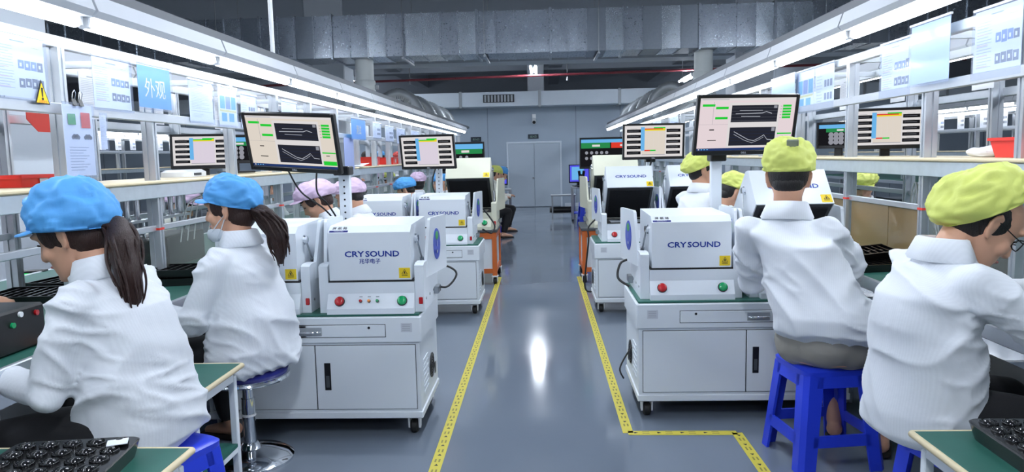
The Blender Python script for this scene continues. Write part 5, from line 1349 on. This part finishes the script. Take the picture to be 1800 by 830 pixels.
plastic_stool('blue plastic stool under the woman in the big yellow cap', (1.40, 2.42, 0), math.radians(12))
plastic_stool('blue plastic stool under the woman with the long ponytail', (-1.33, 2.34, 0), math.radians(-20))
t = thing('chrome_stool', 'round blue seated chrome stool under the woman with the mask', 'stool', (-1.40, 3.30, 0))
MB().lathe([(0.16, 0.415), (0.185, 0.422), (0.19, 0.435), (0.17, 0.447), (0.10, 0.452), (0.0, 0.453)], 36).build('seat', mat('seat_vinyl', (36, 40, 120), 0.4), t, 40)
MB().lathe([(0.150, 0.392), (0.190, 0.394), (0.196, 0.402), (0.190, 0.411), (0.197, 0.418), (0.188, 0.424), (0.150, 0.420)], 36).build('rim', M['chrome'], t, 40)
MB().lathe([(0.030, 0.05), (0.030, 0.30), (0.024, 0.302), (0.024, 0.36), (0.05, 0.375), (0.05, 0.392)], 20).build('column', M['chrome'], t, 40)
MB().lathe([(0.033, 0.215), (0.033, 0.225)], 16).build('cable_tie', M['white_plastic'], t)
MB().lathe([(0.195, 0.0), (0.195, 0.012), (0.17, 0.03), (0.10, 0.048), (0.05, 0.06), (0.036, 0.085), (0.030, 0.09)], 36).build('base', M['chrome'], t, 40)

# ------------------------------------------------------------------ green side tables with trays
def side_table(label, x0, x1, y0, y1, h=0.58):
    t = thing('side_table', label, 'table', ((x0+x1)/2, (y0+y1)/2, 0)); a, b = (x1-x0)/2, (y1-y0)/2
    MB().box(-a+0.004, a-0.004, -b+0.004, b-0.004, h-0.018, h, 0.002).build('green_top', M['green_mat'], t)
    e = MB()
    for (p, q) in (((-a, -b), (a, -b)), ((a, -b), (a, b)), ((a, b), (-a, b)), ((-a, b), (-a, -b))):
        e.tube([(p[0], p[1], h-0.009), (q[0], q[1], h-0.009)], 0.0105, 8)
    e.build('edge_strip', M['wood_edge'], t, 50)
    for sx in (-1, 1):
        for sy in (-1, 1): MB().box(sx*(a-0.045), sx*(a-0.018), sy*(b-0.045), sy*(b-0.018), 0, h-0.045, 0.003).build('leg', M['cab_paint'], t)
        MB().box(sx*(a-0.04), sx*(a-0.02), -b+0.045, b-0.045, h-0.065, h-0.02, 0.002).build('apron', M['cab_paint'], t)
        MB().box(sx*(a-0.04), sx*(a-0.02), -b+0.045, b-0.045, 0.22, 0.24).build('stretcher', M['cab_paint'], t)
    MB().box(-a+0.02, a-0.02, -b+0.04, b-0.04, 0.242, 0.256).build('lower_shelf', M['green_mat'], t)
    return t
side_table('green topped side table between the ponytail woman and the chrome stool', -1.72, -1.245, 2.50, 2.90)
side_table('green topped side table under the lens tray of the blue cap side', -1.62, -1.03, 1.45, 2.02)
side_table('green topped side table beside the woman in the big yellow cap', 1.055, 1.62, 1.45, 2.12)
pocket_me = [None, None]
def lens_tray(label, loc, rot, nx=5, ny=5, pitch=0.062, hole=0.022):
    t = thing('lens_tray', label, 'tray', loc, rot, 'black lens trays on the side tables'); w, d = nx*pitch/2+0.016, ny*pitch/2+0.016
    MB().loft([((0,0,0), (w-0.012,0,0), (0,d-0.012,0), 12), ((0,0,0.045), (w,0,0), (0,d,0), 12), ((0,0,0.048), (w-0.004,0,0), (0,d-0.004,0), 12)], 40).build('body', M['tray_black'], t, 30)
    for i in range(nx):
        for j in range(ny):
            c = ((i-(nx-1)/2)*pitch, (j-(ny-1)/2)*pitch, 0)
            if pocket_me[0] is None:
                o = MB().lathe([(hole*1.12, 0.047), (hole*1.12, 0.052), (hole*1.02, 0.055), (hole*0.93, 0.052), (hole*0.80, 0.0485), (hole*0.55, 0.0575), (hole*0.25, 0.060)], 20).build('lens_pocket', M['lens_black'], t, 45); pocket_me[0] = o.data
            else: o = link('lens_pocket', pocket_me[0], t)
            o.location = c
    return t
tr1 = lens_tray('black tray of round lens pockets on the side table of the blue cap side', (-1.30, 1.80, 0.58), math.radians(8))
MB(Matrix.Translation((0.125, 0.10, 0.0565)) @ Matrix.Rotation(0.3, 4, 'Z')).box(-0.022, 0.03, -0.022, 0.022, 0, 0.002).build('torn_label', M['paper'], tr1)
lens_tray('black tray of round lens pockets beside the woman in the big yellow cap', (1.37, 1.86, 0.58), math.radians(-2), 6, 7, 0.060, 0.021)

# ------------------------------------------------------------------ trays and fixtures on the benches
def grid_tray(label, loc, rot, w=0.34, d=0.26, nx=7, ny=5, tilt=0.0, group='black gridded parts trays on the benches'):
    t = thing('parts_tray', label, 'tray', loc, rot, group); t.rotation_euler = (tilt, 0, rot)
    a, b = w/2, d/2
    MB().box(-a, a, -b, b, 0, 0.006).box(-a, -a+0.008, -b, b, 0.006, 0.038).box(a-0.008, a, -b, b, 0.006, 0.038).box(-a+0.008, a-0.008, -b, -b+0.008, 0.006, 0.038).box(-a+0.008, a-0.008, b-0.008, b, 0.006, 0.038).build('body', M['tray_black'], t)
    for i in range(1, nx): MB().box(-a+i*w/nx-0.004, -a+i*w/nx+0.004, -b+0.008, b-0.008, 0.006, 0.034).build('divider', M['tray_black'], t)
    for j in range(1, ny): MB().box(-a+0.008, a-0.008, -b+j*d/ny-0.004, -b+j*d/ny+0.004, 0.006, 0.030).build('divider', M['tray_black'], t)
    return t
BZ = 0.76
grid_tray('black gridded tray on the bench between the two blue capped women', (-1.93, 3.86, BZ), 0.2)
grid_tray('black gridded tray stacked on the tray between the two blue capped women', (-1.94, 3.90, BZ+0.04), 0.08)
grid_tray('black gridded tray on the bench in front of the ponytail woman', (-2.45, 3.42, BZ), 0.1, 0.40, 0.30, 9, 7)
grid_tray('black gridded tray further back on the bench before the ponytail woman', (-2.50, 3.78, BZ), -0.1, 0.36, 0.26)
grid_tray('black gridded tray on the bench beside the man in grey shorts', (1.78, 4.00, BZ), 0.15, 0.34, 0.30)
grid_tray('black gridded tray leaning on the tray beside the man in grey shorts', (1.80, 4.14, BZ+0.045), 0.5, 0.30, 0.12, 6, 2, 0.25)
grid_tray('black gridded tray in front of the woman in the big yellow cap', (1.92, 3.05, BZ), 0.05, 0.42, 0.34, 7, 6)
t = thing('readout_device', 'small black device with a glowing green readout on the bench', 'device', at(48, 486, Y=4.3), 0.2)
MB().box(-0.10, 0.10, 0, 0.05, -0.03, 0.035, 0.004).build('case', M['black'], t)
MB().rect(-0.015, 0.045, -0.012, 0.018, -0.001).build('readout', glow('readout_green', (60, 230, 110), 0.9), t, fix=False)
def press(label, loc, rot=0.0, n=4, m='black'):
    t = thing('press_fixture', label, 'fixture', loc, rot, 'press fixtures on the benches')
    MB().box(-0.24, 0.24, -0.12, 0.12, 0, 0.19, 0.006).build('base_box', M[m], t)
    MB().box(-0.26, 0.26, -0.03, 0.03, 0.29, 0.305).build('cross_plate', M['alu'], t)
    for sx in (-0.22, 0.22): MB().cyl((sx, 0, 0.19), (sx, 0, 0.30), 0.010, None, 8).build('guide_rod', M['chrome'], t, 40)
    for k in range(n):
        x = -0.16 + 0.32*k/(n-1)
        c = MB().cyl((x, 0, 0.305), (x, 0, 0.43), 0.017, None, 12).cyl((x, 0, 0.43), (x, 0, 0.45), 0.021, None, 12).cyl((x, 0, 0.305), (x, 0, 0.32), 0.021, None, 12).build('air_cylinder', M['chrome'], t, 40)
        MB().cyl((x, 0, 0.22), (x, 0, 0.29), 0.006, None, 6).build('piston_rod', M['steel'], c)
    return t
press('row of chrome air cylinders over a black box behind the ponytail', (-2.42, 4.13, BZ), math.pi/2)
press('row of chrome air cylinders over a black box behind the masked woman', (-2.42, 4.64, BZ), math.pi/2)
press('row of chrome air cylinders over a dark box behind the big yellow cap', (2.28, 3.55, BZ), math.pi/2)
for i in range(7):
    r = random.Random(i); y0 = 4.02+0.035*i
    cable([(2.12, y0, 0.80), (2.10, y0+0.02, 1.0+0.02*i), (2.14, y0+0.14, 1.12+0.012*i), (2.2, y0+0.3, 1.10), (2.25, y0+0.4, 0.96)], 0.006, 'white air tube in the bundle behind the big yellow cap', 'air_tube', 'cable_white', 'white air tube bundle')
for i in range(3):
    y0 = 4.55+0.09*i
    cable([(-2.30, y0, 0.9), (-2.25, y0+0.02, 1.13+0.02*i), (-2.22, y0+0.2, 1.17), (-2.25, y0+0.34, 1.05), (-2.3, y0+0.38, 0.9)], 0.0045, 'white air tube looping over the black box on the blue cap bench', 'air_tube', 'cable_white', 'white air tubes on the blue cap bench')

# ------------------------------------------------------------------ things on the rack shelves
def bin_(label, loc, rot, w=0.36, d=0.20, h=0.085, m='red_plastic'):
    t = thing('parts_bin', label, 'bin', loc, rot, 'red parts bins on the racks'); a, b = w/2, d/2; s = 0.9
    o = MB()
    def ringv(k, z): return [(-a*k, -b*k, z), (a*k, -b*k, z), (a*k, b*k, z), (-a*k, b*k, z)]
    vs_ = ringv(s, 0) + ringv(1, h) + ringv(0.965, h) + ringv(s*0.95, 0.006)
    fs_ = [(0,1,2,3), (12,13,14,15)]
    for r in range(3): fs_ += [(r*4+q, r*4+(q+1) % 4, (r+1)*4+(q+1) % 4, (r+1)*4+q) for q in range(4)]
    o.add(vs_, fs_).build('tub', M[m], t)
    MB().box(-a-0.006, a+0.006, -b-0.006, -b+0.003, h-0.012, h+0.002).box(-a-0.006, a+0.006, b-0.003, b+0.006, h-0.012, h+0.002).box(-a-0.006, -a+0.003, -b, b, h-0.012, h+0.002).box(a-0.003, a+0.006, -b, b, h-0.012, h+0.002).build('rim', M[m], t)
    MB().box(-0.035, 0.02, -b*0.97-0.004, -b*0.97-0.002, h*0.25, h*0.75).build('label_plate', M['ink_pale'], t)
    return t
ZSL, ZSR = 1.309, 1.344
bin_('long red parts bin on the shelf above the big yellow cap', (2.12, 3.14, ZSR), -math.pi/2, 0.62, 0.22, 0.085)
bin_('red parts bin on the blue cap shelf below the big curve screen', (-2.30, 6.75, ZSL), math.pi/2, 0.50, 0.22, 0.09)
bin_('second red parts bin on the blue cap shelf beside the first one', (-2.32, 7.35, ZSL), math.pi/2, 0.40, 0.22, 0.085)
bin_('red parts bin on the blue cap shelf below the distant heads', (-2.25, 9.5, ZSL), math.pi/2, 0.36, 0.22, 0.11)
bin_('red parts bin on the blue cap shelf below the red capped head', (-2.25, 10.7, ZSL), math.pi/2, 0.30, 0.22, 0.10)
bin_('red parts bin on the blue cap shelf nearest the distant table screen', (-2.25, 11.7, ZSL), math.pi/2, 0.36, 0.22, 0.10)
bin_('red parts bin on the blue cap shelf above the nearest blue cap', (-2.32, 3.2, ZSL), math.pi/2, 0.30, 0.22, 0.05)
# shelf screens
monitor('shelf screen with ten dark thumbnails above the masked woman', (-2.40, 5.15, ZSL+0.045), math.radians(14), math.radians(-4), w=0.43, h=0.245, kind='table', stand=True, brand=False)
monitor('shelf screen with ten dark thumbnails on the yellow cap rack', (2.22, 4.92, ZSR+0.045), math.radians(-14), math.radians(4), w=0.445, h=0.262, kind='table_b', stand=True, brand=False)
monitor('dark shelf screen with a blue bar behind the big curve screen', (-2.35, 5.62, ZSL+0.075), math.radians(40), 0, w=0.36, h=0.22, kind='dark', stand=True, brand=False)
monitor('dark shelf screen with a blue bar beside the raised lid of the yellow cap side', (2.22, 5.75, ZSR+0.055), math.radians(-40), 0, w=0.30, h=0.2, kind='dark', stand=True, brand=False)
t = thing('white_device', 'low white device with rounded top under the masked woman shelf screen', 'device', (-2.33, 4.72, ZSL), math.pi/2)
MB().loft([((0,0,0), (0.16,0,0), (0,0.09,0), 6), ((0,0,0.03), (0.16,0,0), (0,0.09,0), 6), ((0,0,0.045), (0.14,0,0), (0,0.07,0), 5)], 28).build('shell', M['white_plastic'], t, 50)
MB().box(-0.05, 0.05, -0.092, -0.088, 0.008, 0.024).build('slot', M['grey_dark'], t)
# crumpled plastic bag on the yellow cap shelf
bg = MB(); bg.ball((0, 0, 0.02), (0.10, 0.07, 0.03), 20, 12)
me = bg.mesh('plastic_bag')
for v in me.vertices: v.co += v.co.normalized()*0.02*noise.noise(v.co*28)
for v in me.vertices: v.co.z = max(v.co.z, 0.001)
me.materials.append(M['white_plastic']); tag(link('plastic_bag', me), 'crumpled white plastic bag beside the long red bin', 'bag').location = (2.10, 3.58, ZSR)
pb = MB(); pb.add([(-0.12,-0.09,0.0),(0.10,-0.10,0.004),(0.14,0.08,0.035),(-0.08,0.10,0.03),(-0.12,-0.09,0.002),(0.10,-0.10,0.006),(0.14,0.08,0.037),(-0.08,0.10,0.032)], [(3,2,1,0),(4,5,6,7),(0,1,5,4),(1,2,6,5),(2,3,7,6),(3,0,4,7)])
o = pb.build('paper_sheet', M['paper']); o.location = (-2.12, 8.3, ZSL+0.002); tag(o, 'white paper lying curled on the blue cap shelf before the red bins', 'paper')
# frosted panel on the blue cap rack
o = MB().box(-0.002, 0.002, -0.19, 0.19, 0, 0.33).build('frosted_panel', mat('frosted_blue', (146, 160, 206), 0.4)); p = at(620, 298, X=-2.0); o.location = (-2.03, p.y, p.z-0.0)
tag(o, 'pale violet blue frosted panel beside the big curve screen', 'panel')

# ------------------------------------------------------------------ end of the aisle
def end_table(label, loc, w=0.75, d=0.5, h=0.72):
    t = thing('steel_table', label, 'table', loc); a, b = w/2, d/2
    MB().box(-a, a, -b, b, h-0.03, h, 0.004).build('table_top', M['grey_mid'], t)
    for sx in (-1, 1):
        for sy in (-1, 1): MB().box(sx*(a-0.04), sx*a, sy*(b-0.04), sy*b, 0.05, h-0.03).build('leg', M['steel'], t); MB().tube([(sx*(a-0.02)-0.012, sy*(b-0.02), 0.028), (sx*(a-0.02)+0.012, sy*(b-0.02), 0.028)], 0.028, 12).build('wheel', M['rubber'], t, 40)
    MB().box(-a+0.02, a-0.02, -b+0.02, b-0.02, 0.16, 0.18).build('lower_shelf', M['blue_plastic'], t)
    return t
end_table('steel table at the far end of the blue cap side carrying a blue screen', (-1.05, 15.2, 0))
monitor('small blue violet screen on the end table of the blue cap side', (-0.98, 15.2, 0.80), math.radians(-25), 0, w=0.52, h=0.36, kind='bluish', stand=True, brand=False)
end_table('steel table at the far end of the yellow cap side carrying a blue screen', (0.95, 15.6, 0))
monitor('small blue violet screen on the end table of the yellow cap side', (0.75, 15.6, 0.80), math.radians(20), 0, w=0.46, h=0.38, kind='bluish', stand=True, brand=False)
t = thing('microscope', 'black microscope in front of the blue violet screen', 'microscope', (0.78, 15.42, 0.72))
MB().box(-0.09, 0.09, -0.10, 0.08, 0, 0.03, 0.006).build('foot', M['black'], t); MB().box(-0.03, 0.03, 0.04, 0.08, 0.03, 0.26, 0.006).build('arm', M['black'], t)
MB().cyl((-0.03, -0.05, 0.18), (-0.05, -0.08, 0.33), 0.028, None, 12).cyl((0.03, -0.05, 0.18), (0.05, -0.08, 0.33), 0.028, None, 12).build('eyepiece', M['black'], t, 40); MB().box(-0.06, 0.06, -0.09, 0.05, 0.12, 0.20, 0.01).build('head_block', M['black'], t)
t = thing('low_trolley', 'low steel trolley with a black roll near the double door', 'trolley', (0.42, 16.2, 0))
for sx in (-0.24, 0.24):
    for sy in (-0.2, 0.2): MB().box(sx-0.014, sx+0.014, sy-0.014, sy+0.014, 0, 0.50).build('leg', M['steel'], t)
MB().box(-0.27, 0.27, -0.23, 0.23, 0.50, 0.525, 0.003).build('table_top', M['grey_mid'], t); MB().box(-0.25, 0.25, -0.2, 0.2, 0.12, 0.135).build('lower_shelf', M['steel'], t)
o = MB().cyl((-0.30, 0, 0), (0.26, 0, 0), 0.065, None, 16).build('film_roll', M['black'], None, 40); o.location = (0.42, 16.1, 0.202); tag(o, 'black roll lying on the lower shelf of the low trolley', 'roll')
for lb, x, y in (('blue plastic stool at the end table of the blue cap side', -1.1, 12.6), ('second blue plastic stool further on at the blue cap end table', -1.0, 13.7), ('blue plastic stool at the end table of the yellow cap side', 0.86, 14.6)):
    plastic_stool(lb, (x, y, 0), 0.1, group='blue plastic stools')
# round thing: ceiling post with lamp bracket at the end of the blue cap lamps
t = thing('signal_post', 'slim steel post with clamps standing at the end of the blue cap line', 'post', (-1.23, 12.0, 0))
MB().cyl((0, 0, 0), (0, 0, 1.62), 0.022, None, 12).build('upright', M['steel'], t, 40)
for z in (1.2, 1.35, 1.5): MB().box(-0.04, 0.04, -0.035, 0.035, z, z+0.04, 0.004).build('clamp', M['grey_dark'], t)
MB().lathe([(0.15, 0.0), (0.15, 0.012), (0.03, 0.03)], 20).build('foot', M['grey_dark'], t, 40)
# strip of orange-red card at the frame edge
a = at(66, 232, X=-2.62); t = thing('orange_card', 'orange red strip hanging on the back rail behind the nearest blue cap', 'card', (-2.60, a.y, a.z), math.pi/2)
MB().prism([(-0.10, 0.095), (0.09, 0.095), (0.09, 0.0), (-0.02, 0.0), (-0.10, 0.06)], 'y', 0, 0.003).build('card_body', M['card_red'], t)
MB().box(-0.005, 0.005, 0, 0.003, 0.095, 0.12).build('hook', M['steel'], t)

# black controller under the bench edge beside the ponytail woman
t = thing('controller_box', 'black controller box with small lamps on the bench beside the ponytail woman', 'device', (-1.96, 2.40, 0.76), math.pi/2)
MB().box(-0.17, 0.17, -0.14, 0.14, 0, 0.15, 0.008).build('case', M['black'], t)
for x, z, m in ((0.0, 0.10, 'green_btn'), (0.12, 0.12, 'red_btn'), (0.04, 0.13, 'white_plastic')):
    MB().cyl((x, -0.14, z), (x, -0.148, z), 0.010, None, 10).build('lamp_lens', M[m], t, 40)
t = thing('cardboard_carton', 'dark blue plastic crate under the bench beside the masked woman', 'crate', (-1.95, 4.15, 0.22), 0.0)
t.name = 'plastic_crate'
MB().box(-0.16, 0.16, -0.25, 0.25, 0, 0.012).box(-0.16, -0.148, -0.25, 0.25, 0.012, 0.34).box(0.148, 0.16, -0.25, 0.25, 0.012, 0.34).box(-0.148, 0.148, -0.25, -0.238, 0.012, 0.34).box(-0.148, 0.148, 0.238, 0.25, 0.012, 0.34).build('tub', M['blue_plastic'], t)
MB().box(-0.17, 0.17, -0.26, -0.25, 0.32, 0.345).box(-0.17, 0.17, 0.25, 0.26, 0.32, 0.345).box(0.16, 0.17, -0.25, 0.25, 0.32, 0.345).box(-0.17, -0.16, -0.25, 0.25, 0.32, 0.345).build('rim', M['blue_plastic'], t)

a, b = at(22, 492, X=-2.75), at(8, 405, X=-2.75); a.z = 0.765
o = MB().tube([a, a.lerp(b, 0.5), b], 0.012, 10).build('red_rod', M['card_red'], None, 50); tag(o, 'slim red rod leaning at the back of the bench beside the nearest blue cap', 'rod')
